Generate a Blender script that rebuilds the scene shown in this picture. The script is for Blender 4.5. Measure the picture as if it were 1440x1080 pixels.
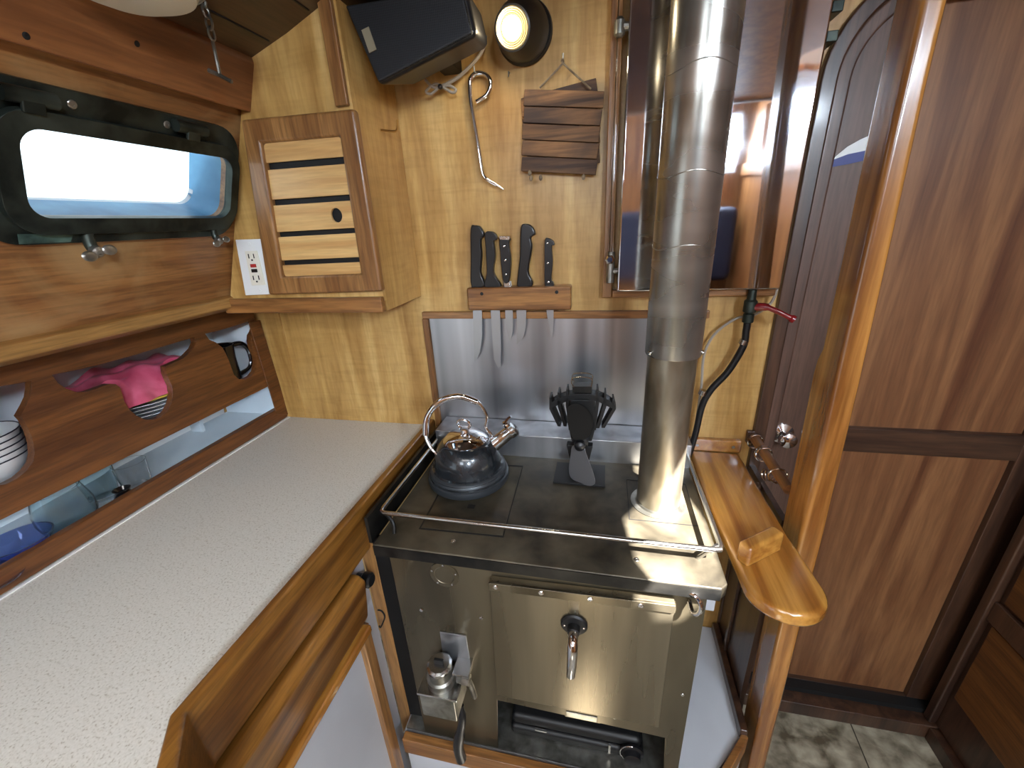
import bpy, bmesh, math, random
from mathutils import Vector, Matrix
from mathutils.geometry import tessellate_polygon
random.seed(7)
for o in list(bpy.data.objects): bpy.data.objects.remove(o)
scn = bpy.context.scene
COL = scn.collection
PI = math.pi

# ------------------------------------------------------------------ camera
FPX = 576.8
CAM = Vector((0.0, -1.0, 1.47))
yaw, pit, rol = -0.22915, 0.37504, -0.05202
cy, sy, cp, sp = math.cos(yaw), math.sin(yaw), math.cos(pit), math.sin(pit)
fwd = Vector((sy*cp, cy*cp, -sp)); rgt = Vector((cy, -sy, 0)); upv = rgt.cross(fwd)
cr, sr = math.cos(rol), math.sin(rol)
RX = cr*rgt + sr*upv; UX = -sr*rgt + cr*upv
cam = bpy.data.objects.new('camera', bpy.data.cameras.new('camera')); COL.objects.link(cam)
cam.data.sensor_width = 36; cam.data.lens = FPX/1440*36; cam.data.clip_start = 0.02
m = Matrix((RX, UX, -fwd)).transposed().to_4x4(); m.translation = CAM
cam.matrix_world = m
scn.camera = cam

# ------------------------------------------------------------------ light
scn.view_settings.view_transform = 'Standard'; scn.view_settings.look = 'None'
scn.view_settings.gamma = 1; scn.view_settings.use_curve_mapping = False
scn.view_settings.exposure = 0.0
W = bpy.data.worlds.new('sky'); scn.world = W; W.use_nodes = True
W.node_tree.nodes['Background'].inputs[0].default_value = (0.80, 0.92, 1.0, 1)
W.node_tree.nodes['Background'].inputs[1].default_value = 2.2
def light(name, kind, loc, energy, color, size=None, target=None, size_y=None, direction=None):
    d = bpy.data.lights.new(name, kind); d.energy = energy; d.color = color
    o = bpy.data.objects.new(name, d); COL.objects.link(o); o.location = loc
    if kind == 'AREA':
        d.size = size
        if size_y: d.shape = 'RECTANGLE'; d.size_y = size_y
    elif size is not None:
        if kind == 'SUN': d.angle = size
        else: d.shadow_soft_size = size
    if target is not None: direction = Vector(target) - Vector(loc)
    if direction is not None: o.rotation_euler = Vector(direction).to_track_quat('-Z', 'Y').to_euler()
    return o
SUNV = Vector((0.42, -0.45, 0.79)).normalized()
light('sun', 'SUN', (1.5, -2, 3.5), 110, (1, .97, .93), math.radians(.6), direction=-SUNV)
light('skylight_hatch', 'AREA', (0.05, -1.86, 2.24), 24, (1, .97, .93), .9, target=(-.1, -1.2, 0), size_y=.7)
light('companionway_light', 'AREA', (.83, -2.95, 1.95), 34, (.74, .87, 1), .22, target=(-.1, 0, 1.2), size_y=.30)
light('aft_window_light', 'AREA', (-.42, -2.95, 1.95), 14, (.78, .89, 1), .65, target=(0, 0, 1.2), size_y=.40)
light('side_window_light', 'AREA', (1.0, -1.82, 1.97), 26, (.74, .86, 1), .34, target=(-1.0, -.4, 1.1), size_y=.20)

# ------------------------------------------------------------------ pixel -> point on a real plane
def ray(u, v): return RX*(u-720) + UX*(540-v) + fwd*FPX
def at(u, v, X=None, Y=None, Z=None):
    d = ray(u, v)
    t = (X-CAM.x)/d.x if X is not None else (Y-CAM.y)/d.y if Y is not None else (Z-CAM.z)/d.z
    return CAM + d*t

# ------------------------------------------------------------------ materials
def new_mat(name):
    m = bpy.data.materials.new(name); m.use_nodes = True
    nt = m.node_tree; b = nt.nodes['Principled BSDF']
    return m, nt, b
def srgb(r, g, b):
    f = lambda c: (c/255/12.92) if c/255 <= .04045 else ((c/255+.055)/1.055)**2.4
    return (f(r), f(g), f(b), 1)
def coords(nt, scale=(1, 1, 1), rnd=True, rot=(0,0,0)):
    tc = nt.nodes.new('ShaderNodeTexCoord'); mp = nt.nodes.new('ShaderNodeMapping')
    mp.inputs['Scale'].default_value = scale; mp.inputs['Rotation'].default_value = rot
    if rnd:
        oi = nt.nodes.new('ShaderNodeObjectInfo'); vm = nt.nodes.new('ShaderNodeVectorMath'); vm.operation = 'ADD'
        ml = nt.nodes.new('ShaderNodeMath'); ml.operation = 'MULTIPLY'; ml.inputs[1].default_value = 7
        nt.links.new(oi.outputs['Random'], ml.inputs[0])
        nt.links.new(tc.outputs['Object'], vm.inputs[0]); nt.links.new(ml.outputs[0], vm.inputs[1])
        nt.links.new(vm.outputs[0], mp.inputs['Vector'])
    else: nt.links.new(tc.outputs['Object'], mp.inputs['Vector'])
    return mp
def noise(nt, vec, scale, detail=5, dist=0, rough=.5):
    n = nt.nodes.new('ShaderNodeTexNoise'); n.inputs['Scale'].default_value = scale
    n.inputs['Detail'].default_value = detail; n.inputs['Distortion'].default_value = dist; n.inputs['Roughness'].default_value = rough
    nt.links.new(vec.outputs[0], n.inputs['Vector']); return n
def ramp(nt, fac, stops):
    r = nt.nodes.new('ShaderNodeValToRGB'); e = r.color_ramp.elements
    while len(e) < len(stops): e.new(.5)
    for i, (p, c) in enumerate(stops): e[i].position = p; e[i].color = c
    nt.links.new(fac, r.inputs['Fac']); return r
def mixc(nt, a, b, fac, mode='MIX'):
    mx = nt.nodes.new('ShaderNodeMix'); mx.data_type = 'RGBA'; mx.blend_type = mode
    if hasattr(fac, 'links'): nt.links.new(fac, mx.inputs[0])
    else: mx.inputs[0].default_value = fac
    for s, i in ((a, 6), (b, 7)):
        if hasattr(s, 'links'): nt.links.new(s, mx.inputs[i])
        else: mx.inputs[i].default_value = s
    return mx.outputs[2]
def bump(nt, b, h, strength, dist=.001):
    bp = nt.nodes.new('ShaderNodeBump'); bp.inputs['Strength'].default_value = strength; bp.inputs['Distance'].default_value = dist
    nt.links.new(h, bp.inputs['Height']); nt.links.new(bp.outputs[0], b.inputs['Normal'])
def desat(c, k=.04):
    g = .3*c[0]+.55*c[1]+.15*c[2]; t = (.80, .86, .70); return tuple((c[i]*(1-k)+g*k)*t[i] for i in range(3))+(1,)
def wood(name, dark, light_, grain='Z', rough=.4, coat=.2, fine=1, big=1.0, stain=0, stainc=None, pore=.35):
    dark, light_ = desat(dark), desat(light_)
    m, nt, b = new_mat(name)
    k = {'X': (1, 14, 14), 'Y': (14, 1, 14), 'Z': (14, 14, 1)}[grain]
    mp = coords(nt, k)
    n1 = noise(nt, mp, 1.6*big, 6, 1.2)
    n2 = noise(nt, mp, 14*fine, 4, .3)
    midc = tuple((dark[i]+light_[i])/2 for i in range(3))+(1,)
    r1 = ramp(nt, n1.outputs[0], [(.36, dark), (.5, midc), (.63, light_)])
    r2 = ramp(nt, n2.outputs[0], [(.35, (1-pore, 1-pore, 1-pore, 1)), (.6, (1, 1, 1, 1))])
    c = mixc(nt, r1.outputs[0], r2.outputs[0], 1.0, 'MULTIPLY')
    if stain:
        mp2 = coords(nt, (1, 1, 1)); n3 = noise(nt, mp2, 5, 6, .6)
        r3 = ramp(nt, n3.outputs[0], [(.48, (0, 0, 0, 1)), (.62, (1, 1, 1, 1))])
        f = nt.nodes.new('ShaderNodeMath'); f.operation = 'MULTIPLY'; f.inputs[1].default_value = stain
        nt.links.new(r3.outputs[0], f.inputs[0])
        c = mixc(nt, c, stainc, f.outputs[0])
    nt.links.new(c, b.inputs['Base Color'])
    b.inputs['Roughness'].default_value = rough; b.inputs['Coat Weight'].default_value = coat; b.inputs['Coat Roughness'].default_value = .12
    bump(nt, b, n2.outputs[0], .25, .0006)
    return m
def plain(name, col, rough=.5, metal=0, coat=0, spec=.5, emit=None, es=0, trans=0, ior=1.45, alpha=1):
    m, nt, b = new_mat(name); b.inputs['Base Color'].default_value = col
    b.inputs['Roughness'].default_value = rough; b.inputs['Metallic'].default_value = metal
    b.inputs['Coat Weight'].default_value = coat; b.inputs['Specular IOR Level'].default_value = spec
    if emit: b.inputs['Emission Color'].default_value = emit; b.inputs['Emission Strength'].default_value = es
    b.inputs['Transmission Weight'].default_value = trans; b.inputs['IOR'].default_value = ior
    return m
def mottled(name, c1, c2, scale=6, rough=.5, metal=0, r2=None, stops=(.35, .65), detail=6, bmp=0, k=(1, 1, 1), coat=0, aniso=0):
    m, nt, b = new_mat(name); mp = coords(nt, k); n = noise(nt, mp, scale, detail, .3)
    r = ramp(nt, n.outputs[0], [(stops[0], c1), (stops[1], c2)])
    nt.links.new(r.outputs[0], b.inputs['Base Color']); b.inputs['Metallic'].default_value = metal
    b.inputs['Coat Weight'].default_value = coat; b.inputs['Anisotropic'].default_value = aniso
    if r2 is not None:
        rr = ramp(nt, n.outputs[0], [(stops[0], (rough,)*3+(1,)), (stops[1], (r2,)*3+(1,))]); nt.links.new(rr.outputs[0], b.inputs['Roughness'])
    else: b.inputs['Roughness'].default_value = rough
    if bmp: bump(nt, b, n.outputs[0], bmp)
    return m
M = {}
def plywall():
    m, nt, b = new_mat('yellow_plywood')
    mp = coords(nt, (9, 9, .9)); n1 = noise(nt, mp, 1.5, 6, 1.4)
    r1 = ramp(nt, n1.outputs[0], [(.3, srgb(166, 124, 66)), (.5, srgb(196, 156, 92)), (.7, srgb(216, 180, 118))])
    mp2 = coords(nt, (5, 5, 42)); n2 = noise(nt, mp2, 1.6, 4, .9)
    r2 = ramp(nt, n2.outputs[0], [(.3, (.84, .82, .76, 1)), (.55, (1, 1, 1, 1))])
    c = mixc(nt, r1.outputs[0], r2.outputs[0], .7, 'MULTIPLY')
    mp3 = coords(nt, (50, 50, 6)); n3 = noise(nt, mp3, 3, 4)
    r3 = ramp(nt, n3.outputs[0], [(.38, (.82, .78, .7, 1)), (.55, (1, 1, 1, 1))])
    c = mixc(nt, c, r3.outputs[0], .6, 'MULTIPLY')
    mp4 = coords(nt, (3, 3, 2)); n4 = noise(nt, mp4, 2.2, 5, .5)
    r4 = ramp(nt, n4.outputs[0], [(.35, (.80, .74, .64, 1)), (.6, (1, 1, 1, 1))])
    c = mixc(nt, c, r4.outputs[0], .8, 'MULTIPLY')
    nt.links.new(c, b.inputs['Base Color']); b.inputs['Roughness'].default_value = .42
    b.inputs['Coat Weight'].default_value = .15; b.inputs['Coat Roughness'].default_value = .25
    return m
M['ply'] = plywall()
M['teak'] = wood('teak_trim', srgb(138, 86, 46), srgb(188, 130, 80), 'Z', .4, .25)
M['teakX'] = wood('teak_trim_long', srgb(130, 78, 40), srgb(184, 122, 70), 'X', .38, .3)
M['teakY'] = wood('teak_trim_fore', srgb(108, 62, 32), srgb(166, 104, 56), 'Y', .38, .3)
M['slat'] = wood('pale_slat', srgb(212, 152, 96), srgb(242, 190, 134), 'X', .4, .2, pore=.15)
M['hullwood'] = wood('cabin_side_ply', srgb(140, 84, 46), srgb(186, 124, 74), 'Y', .45, .2, big=.8, stain=.75, stainc=srgb(176, 140, 92))
M['ledge'] = wood('ledge_moulding', srgb(144, 94, 50), srgb(190, 136, 78), 'Y', .45, .2)
M['beam'] = wood('beam_mahogany', srgb(124, 70, 40), srgb(164, 100, 60), 'Y', .4, .15, pore=.2)
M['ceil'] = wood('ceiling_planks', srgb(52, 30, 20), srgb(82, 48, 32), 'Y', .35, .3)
M['locker'] = wood('locker_front', srgb(104, 56, 24), srgb(140, 82, 40), 'Y', .45, .15)
M['fiddle'] = wood('fiddle_teak', srgb(112, 64, 22), srgb(164, 106, 44), 'Y', .33, .4, big=.7)
M['honeyY'] = wood('varnished_honey_fore', srgb(164, 98, 36), srgb(216, 148, 70), 'Y', .22, .9, pore=.15)
M['honeyZ'] = wood('varnished_honey', srgb(138, 80, 34), srgb(196, 128, 64), 'Z', .25, .8, pore=.15)
M['mahog'] = wood('mahogany_panel', srgb(100, 54, 34), srgb(156, 102, 70), 'Z', .42, .25, big=.55, pore=.18)
M['mahogdark'] = wood('dark_mahogany', srgb(54, 32, 26), srgb(88, 56, 44), 'Z', .38, .35, pore=.3)
M['purple'] = wood('walnut_stile', srgb(78, 50, 44), srgb(112, 78, 70), 'Z', .45, .25, pore=.3)
M['mahogX'] = wood('dark_mahogany_long', srgb(60, 36, 28), srgb(92, 60, 46), 'X', .4, .3, pore=.3)
M['orangepanel'] = wood('cabinet_panel', srgb(98, 54, 20), srgb(128, 76, 32), 'Y', .5, .1)
M['cabinwood'] = wood('cabin_teak_ply', srgb(152, 92, 54), srgb(190, 124, 76), 'Z', .4, .2, pore=.15)
M['trivet'] = wood('charred_wood', srgb(74, 46, 34), srgb(172, 118, 80), 'X', .7, 0, stain=.7, stainc=srgb(48, 36, 34))
M['white'] = mottled('white_paint', srgb(172, 175, 182), srgb(188, 191, 197), 3, .45)
M['lockerwhite'] = mottled('locker_white_paint', srgb(222, 234, 242), srgb(238, 245, 250), 4, .45)
M['caulk'] = plain('white_caulk', srgb(230, 230, 228), .5)
def counter():
    m, nt, b = new_mat('speckled_laminate')
    mp = coords(nt, (1, 1, 1)); n = noise(nt, mp, 330, 3); n2 = noise(nt, mp, 150, 3)
    r = ramp(nt, n.outputs[0], [(.30, srgb(168, 160, 145)), (.42, srgb(204, 200, 190)), (.7, srgb(214, 210, 201))])
    r2 = ramp(nt, n2.outputs[0], [(.28, (.84, .82, .78, 1)), (.38, (1, 1, 1, 1))])
    c = mixc(nt, r.outputs[0], r2.outputs[0], 1, 'MULTIPLY')
    nt.links.new(c, b.inputs['Base Color']); b.inputs['Roughness'].default_value = .38
    return m
M['counter'] = counter()
M['tile'] = mottled('marbled_vinyl', srgb(84, 75, 58), srgb(178, 168, 146), 15, .45, detail=9, stops=(.34, .68), k=(1.3, 1.6, 1))
M['grout'] = plain('tile_seam', srgb(58, 52, 42), .7)
def steel(name, c1, c2, rough, r2, k, scale=5, aniso=.4, bands=None):
    return mottled(name, c1, c2, scale, rough, 1, r2, (.3, .7), 5, .04, k, 0, aniso)
M['backsplash'] = mottled('brushed_sheet_steel', srgb(150, 153, 158), srgb(200, 203, 208), 2.2, .30, .90, .36, (.3, .7), 2, 0, (8, 8, .15))
M['stovefront'] = mottled('heat_tinted_steel', srgb(72, 65, 51), srgb(118, 108, 88), 2.2, .24, .74, .36, (.3, .7), 4, 0, (3, 3, .6))
M['stovetop'] = mottled('worn_cooktop_steel', srgb(44, 40, 33), srgb(100, 92, 76), 14, .34, .45, .55, (.3, .72), 9, .05)
M['ovendoor'] = mottled('oven_door_steel', srgb(88, 79, 63), srgb(136, 126, 106), 2.6, .22, .82, .32, (.32, .68), 4, 0, (4, 4, .25))
M['steel'] = plain('stainless', srgb(190, 190, 188), .22, 1)
M['chrome'] = plain('chrome', srgb(225, 225, 228), .06, 1)
M['dullsteel'] = mottled('dull_steel', srgb(120, 118, 110), srgb(170, 168, 160), 30, .35, .9)
M['pipe'] = mottled('flue_steel', srgb(132, 128, 118), srgb(184, 181, 175), 3, .24, .88, .31, (.2, .8), 2, 0, (1.5, 1.5, 6))
M['pipelow'] = mottled('flue_steel_heated', srgb(116, 104, 82), srgb(182, 174, 158), 4, .27, .80, .36, (.25, .75), 3, 0, (5, 5, 2))
M['tank'] = mottled('polished_tank_steel', srgb(205, 207, 212), srgb(226, 228, 232), 5, .03, 1, .09, (.4, .65), 6)
M['blackp'] = plain('black_plastic', srgb(20, 20, 22), .38)
M['blackm'] = plain('black_metal', srgb(16, 16, 17), .5)
M['handle'] = plain('black_handle', srgb(18, 19, 21), .3, spec=.6)
M['darkside'] = mottled('sooty_steel', srgb(22, 22, 22), srgb(52, 50, 46), 16, .45, .6)
M['enamel'] = mottled('kettle_enamel', srgb(30, 34, 38), srgb(52, 56, 60), 22, .18, .3, .3, coat=.5)
M['enameltrim'] = plain('kettle_ring', srgb(58, 62, 66), .35, .4)
M['brass'] = plain('brass', srgb(190, 150, 90), .3, 1)
M['bronze'] = mottled('weathered_bronze', srgb(34, 39, 36), srgb(82, 90, 82), 18, .35, .75, .55, (.35, .75), 6, .1)
M['verdigris'] = mottled('verdigris', srgb(40, 60, 54), srgb(90, 116, 104), 30, .7, .3)
M['tunnel'] = mottled('blue_white_sleeve', srgb(50, 100, 140), srgb(92, 146, 178), 8, .5)
M['glass'] = plain('clear_glass', (1, 1, 1, 1), .02, trans=1, ior=1.45)
M['pane'] = plain('port_glass', (.97, 1, 1, 1), .0, trans=1, ior=1.02)
M['bluegl'] = plain('tinted_glass', srgb(232, 244, 246), .03, trans=1, ior=1.4)
M['cobalt'] = plain('cobalt_glass', srgb(150, 172, 238), .05, trans=.97, ior=1.45, coat=.5)
M['china'] = plain('white_china', srgb(242, 243, 243), .2, coat=.4)
M['rimline'] = plain('dark_rim', srgb(40, 40, 52), .3)
M['pink'] = mottled('pink_plastic', srgb(196, 70, 100), srgb(226, 110, 140), 20, .28, 0, coat=.4)
M['yellow'] = plain('yellow_plastic', srgb(214, 190, 80), .4)
M['blackmug'] = plain('black_glaze', srgb(14, 14, 16), .12, coat=.6)
M['rope'] = mottled('grey_cord', srgb(96, 80, 62), srgb(140, 122, 98), 60, .9)
M['cable'] = plain('grey_cable', srgb(150, 140, 128), .5)
M['hose'] = plain('black_hose', srgb(22, 22, 24), .4)
M['red'] = plain('red_lever', srgb(124, 20, 26), .3, coat=.4)
M['redbtn'] = plain('red_button', srgb(170, 50, 44), .4)
M['lens'] = plain('lamp_lens', (1, .9, .7, 1), .3, emit=(1, .88, .62, 1), es=9)
M['lensring'] = plain('lamp_lens_rings', srgb(190, 172, 130), .25, .5)
M['plate'] = plain('white_plate', srgb(226, 228, 226), .35)
M['slot'] = plain('dark_slot', srgb(18, 18, 18), .6)
M['cream'] = plain('cream_plastic', srgb(226, 222, 206), .4)
M['navy'] = plain('navy_blue', srgb(34, 44, 120), .4)
M['badge'] = plain('metal_badge', srgb(176, 166, 140), .4, .6)
M['liner'] = plain('ribbed_liner', srgb(216, 226, 232), .6)
def mesh_grille():
    m, nt, b = new_mat('speaker_mesh')
    tc = nt.nodes.new('ShaderNodeTexCoord'); v = nt.nodes.new('ShaderNodeTexVoronoi'); v.inputs['Scale'].default_value = 300; v.inputs['Randomness'].default_value = 0
    nt.links.new(tc.outputs['Object'], v.inputs['Vector'])
    r = ramp(nt, v.outputs['Distance'], [(.3, srgb(6, 6, 7)), (.5, srgb(40, 41, 44))])
    nt.links.new(r.outputs[0], b.inputs['Base Color']); b.inputs['Roughness'].default_value = .45; b.inputs['Metallic'].default_value = .3
    bump(nt, b, v.outputs['Distance'], .5, .001)
    return m
M['grille'] = mesh_grille()

M['matte'] = plain('matte_black_blade', srgb(7, 7, 8), .6, spec=.2)
M['blade'] = plain('knife_blade_steel', srgb(172, 174, 176), .3, .7)
# ------------------------------------------------------------------ mesh helpers
def V(*a): return Vector(a)
class B:
    def __init__(s): s.bm = bmesh.new()
    def quadring(s, rings, closed=True, cap0=True, cap1=True, loop=False):
        vs = [[s.bm.verts.new(p) for p in r] for r in rings]; n = len(vs[0])
        rng = range(len(vs)) if loop else range(len(vs)-1)
        for i in rng:
            a, b = vs[i], vs[(i+1) % len(vs)]
            for j in range(n if closed else n-1):
                k = (j+1) % n; s.bm.faces.new((a[j], a[k], b[k], b[j]))
        if not loop and closed:
            if cap0: s.bm.faces.new(list(reversed(vs[0])))
            if cap1: s.bm.faces.new(vs[-1])
        return s
    def box(s, x0, x1, y0, y1, z0, z1, mat=None):
        c = [V(x0,y0,z0),V(x1,y0,z0),V(x1,y1,z0),V(x0,y1,z0)]; d = [V(p.x,p.y,z1) for p in c]
        if mat: c = [mat @ p for p in c]; d = [mat @ p for p in d]
        return s.quadring([c, d])
    def prism(s, pts, ext):
        pts = [Vector(p) for p in pts]; ext = Vector(ext)
        return s.quadring([pts, [p+ext for p in pts]])
    def tube(s, pts, r, seg=10, loop=False, smooth=0):
        pts = [Vector(p) for p in pts]
        if smooth: pts = catmull(pts, smooth, loop)
        n = len(pts); rr = r if isinstance(r, (list, tuple)) else [r]*n
        if len(rr) != n: rr = [rr[int(i*(len(rr)-1)/(n-1)+.5)] for i in range(n)]
        T = []
        for i in range(n):
            a = pts[(i-1) % n] if (loop or i > 0) else pts[i]; b = pts[(i+1) % n] if (loop or i < n-1) else pts[i]
            T.append((b-a).normalized())
        up = V(0,0,1) if abs(T[0].z) < .9 else V(1,0,0)
        nrm = (up - T[0]*up.dot(T[0])).normalized(); rings = []
        for i in range(n):
            nrm = (nrm - T[i]*nrm.dot(T[i])).normalized(); bn = T[i].cross(nrm)
            rings.append([pts[i] + (nrm*math.cos(a)+bn*math.sin(a))*rr[i] for a in [2*PI*k/seg for k in range(seg)]])
        return s.quadring(rings, loop=loop)
    def lathe(s, prof, o=(0,0,0), axis=(0,0,1), seg=32, caps=True):
        o = Vector(o); q = Vector(axis).normalized().to_track_quat('Z', 'Y')
        rings = [[o + q @ V(r*math.cos(a), r*math.sin(a), h) for a in [2*PI*k/seg for k in range(seg)]] for r, h in prof]
        return s.quadring(rings, cap0=caps, cap1=caps)
    def ball(s, c, r, sc=(1,1,1), seg=16):
        mt = Matrix.Translation(c) @ Matrix.Diagonal((r*sc[0], r*sc[1], r*sc[2], 1))
        bmesh.ops.create_uvsphere(s.bm, u_segments=seg, v_segments=seg//2+2, radius=1, matrix=mt); return s
    def plate(s, outer, holes, ext):
        """flat plate with holes; outer/holes are coplanar 3d loops"""
        ext = Vector(ext); loops = [[Vector(p) for p in l] for l in [outer]+list(holes)]
        a = ext.normalized().orthogonal().normalized(); b2 = ext.normalized().cross(a)
        flat = [[V(p.dot(a), p.dot(b2), 0) for p in l] for l in loops]
        tris = tessellate_polygon(flat); allp = [p for l in loops for p in l]
        v0 = [s.bm.verts.new(p) for p in allp]; v1 = [s.bm.verts.new(p+ext) for p in allp]
        for t in tris:
            try: s.bm.faces.new([v0[i] for i in t]); s.bm.faces.new([v1[i] for i in reversed(t)])
            except ValueError: pass
        k = 0
        for l in loops:
            n = len(l)
            for i in range(n):
                i0, i1 = k+i, k+(i+1) % n; s.bm.faces.new((v0[i0], v0[i1], v1[i1], v1[i0]))
            k += n
        return s
def catmull(p, n=6, loop=False):
    out = []; N = len(p)
    for i in range(N if loop else N-1):
        if loop: a, b, c, d = p[(i-1) % N], p[i], p[(i+1) % N], p[(i+2) % N]
        else: a, b, c, d = p[max(i-1, 0)], p[i], p[i+1], p[min(i+2, N-1)]
        for k in range(n):
            t = k/n; out.append(.5*((2*b)+(c-a)*t+(2*a-5*b+4*c-d)*t*t+(3*b-a-3*c+d)*t**3))
    if not loop: out.append(p[-1])
    return out
def wpos(o):
    v = Vector(o.location)
    while o.parent: o = o.parent; v += o.location
    return v
def obj(name, b, mat, parent=None, bev=0, ang=32, origin=None):
    bm = b.bm; bmesh.ops.recalc_face_normals(bm, faces=bm.faces)
    if parent: off = wpos(parent); loc = V(0,0,0)
    else:
        if origin is None:
            xs = [v.co for v in bm.verts]
            off = V((min(v.x for v in xs)+max(v.x for v in xs))/2, (min(v.y for v in xs)+max(v.y for v in xs))/2, min(v.z for v in xs))
        else: off = Vector(origin)
        loc = off
    bmesh.ops.translate(bm, verts=bm.verts, vec=-off)
    for f in bm.faces: f.smooth = True
    for e in bm.edges:
        if len(e.link_faces) == 2: e.smooth = e.calc_face_angle(0) < math.radians(ang)
    me = bpy.data.meshes.new(name); bm.to_mesh(me); bm.free()
    me.materials.append(M[mat] if isinstance(mat, str) else mat)
    o = bpy.data.objects.new(name, me); COL.objects.link(o); o.location = loc
    if parent: o.parent = parent
    if bev:
        md = o.modifiers.new('bevel', 'BEVEL'); md.width = bev; md.segments = 3; md.limit_method = 'ANGLE'; md.angle_limit = math.radians(ang); md.harden_normals = True
    return o
def thing(name, label, cat, loc, group=None):
    o = bpy.data.objects.new(name, None); COL.objects.link(o); o.location = loc; o.empty_display_size = .05
    o['label'] = label; o['category'] = cat
    if group: o['group'] = group
    return o
def tag(o, label, cat, group=None):
    o['label'] = label; o['category'] = cat
    if group: o['group'] = group
    return o
def struct(name, b=None, mat=None, parent=None, bev=0, loc=(0,0,0), ang=32):
    if b is None: o = bpy.data.objects.new(name, None); COL.objects.link(o); o.location = loc
    else: o = obj(name, b, mat, parent, bev, ang)
    if not parent: o['kind'] = 'structure'
    return o
def dup(root, loc, rot=None, label=None, group=None):
    r = root.copy(); COL.objects.link(r); r.location = loc
    if rot is not None: r.rotation_euler = rot
    if label: r['label'] = label
    if group: r['group'] = group
    for ch in list(root.children):
        c = ch.copy(); COL.objects.link(c); c.parent = r
        for g in ch.children:
            d = g.copy(); COL.objects.link(d); d.parent = c
    return r
def disc_screw(parent, p, axis, r=.004, mat='dullsteel', name='screw', h=.0016):
    b = B().lathe([(r*.9, 0), (r, h*.5), (r*.8, h), (r*.35, h*1.05), (r*.3, h*.6)], p, axis, 14)
    return obj(name, b, mat, parent)

# ================================================================== SETTING
struct('floor', B().box(-1.3, 1.1, -3.0, .12, -.02, 0), 'tile')
g1 = at(1195, 1015, Z=0); g2 = at(1222, 1080, Z=0)
dx = (g2.x-g1.x)/(g2.y-g1.y)
struct('trim_1', B().prism([(g1.x-.0015+dx*(.02-g1.y), .02, 0), (g1.x+.0015+dx*(.02-g1.y), .02, 0), (g1.x+.0015+dx*(-1-g1.y), -1, 0), (g1.x-.0015+dx*(-1-g1.y), -1, 0)], (0, 0, .0006)), 'grout')
# back bulkhead with arched doorway on its right
JX = .372
outer = [V(-1.35,0,0), V(JX,0,0), V(JX,0,1.68)]
arc = [V(JX+.16-.16*math.cos(a), 0, 1.68+.16*math.sin(a)) for a in [PI/2*k/10 for k in range(1, 11)]]
outer += arc + [V(1.02,0,1.84), V(1.02,0,2.4), V(-.55,0,2.1), V(-.875,0,1.34), V(-1.35,0,1.34)]
struct('wall_back', B().prism(outer, (0, .02, 0)), 'ply')
# doorway trim following the arch
def archpts(off, z0=0): 
    r = .16-off
    return [V(JX+off,0,z0), V(JX+off,0,1.4)] + [V(JX+.16-r*math.cos(a), 0, 1.68+r*math.sin(a)) for a in [PI/2*k/12 for k in range(0, 13)]] + [V(.95,0,1.68+r)]
def sweep_strip(o0, o1, y0, y1):
    a = archpts(o0); c = archpts(o1)
    return B().quadring([[V(p.x,y0,p.z), V(q.x,y0,q.z), V(q.x,y1,q.z), V(p.x,y1,p.z)] for p, q in zip(a, c)])
struct('trim_2', sweep_strip(-.002, .026, -.012, .03), 'mahogdark', bev=.004)
struct('trim_3', sweep_strip(.026, .052, -.002, .034), 'purple', bev=.005)
# vertical filler board at left of the back bulkhead
struct('trim_4', B().box(-1.0, -.905, -.004, .001, .93, 1.30), 'ply', bev=.001)

# door in the doorway
door = struct('door_1', loc=(.67, .05, 0))
obj('door_slab', B().box(.40, 1.0, .045, .065, .07, 1.9), 'mahog', door)
obj('stile', B().box(.40, .545, .030, .046, .07, 1.9), 'purple', door, bev=.002)
pr_ = at(1437, 625, Y=.04); pr2 = at(1270, 972, Y=.04)
sx = (pr_.x+pr2.x)/2
obj('stile', B().box(sx, sx+.075, .030, .046, .07, 1.9), 'mahogdark', door, bev=.002)
zt = at(1300, 606, Y=.035).z; zb = at(1300, 640, Y=.035).z
obj('rail', B().box(.545, sx, .031, .046, zb, zt), 'mahogX', door, bev=.0015)
zb2 = at(1170, 965, Y=.035).z
obj('rail', B().box(.545, sx, .031, .046, .07, zb2), 'mahogX', door, bev=.0015)
kp = at(1106, 617, Y=.0)
kn = obj('door_knob', B().lathe([(.026, .030), (.026, .026), (.018, .022), (.010, .018), (.010, .008), (.018, .002), (.021, -.006), (.019, -.014), (.010, -.019), (.001, -.020)], (kp.x, 0, kp.z), (0, 1, 0), 28), 'chrome', door)
# printed emblem on the door: white field, navy edge
s1 = [(1166,232),(1176,219),(1192,206),(1210,196),(1224,190),(1240,186),(1246,208),(1232,216),(1216,221),(1192,227)]
tg = thing('door_sign', 'small white sign with a navy lower edge on the door, half behind the post', 'sign', at(1200, 215, Y=.029))
obj('sign_face', B().prism([at(u, v, Y=.029) for u, v in s1], (0, -.0012, 0)), 'plate', tg)
s2 = [(1164,234),(1192,227),(1216,221),(1246,208),(1250,214),(1218,225),(1192,231)]
obj('sign_edge', B().prism([at(u, v, Y=.029) for u, v in [(1164,236),(1168,226),(1192,217),(1216,212),(1246,204),(1250,214),(1218,225),(1192,231)]], (0, -.0018, 0)), 'navy', tg)
# sill and base under the door
struct('baseboard_back', B().box(.36, 1.02, -.035, .028, 0, .052), 'mahogdark', bev=.003)
struct('trim_5', B().box(.38, 1.04, .002, .066, .052, .0695), 'slot')  # dark sill, built up to fill the slit and stop light leaking
struct('trim_25', B().box(.3, 1.9, .067, .12, -.02, 2.4), 'mahogdark')  # unseen block added behind the door to stop light leaking through
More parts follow.
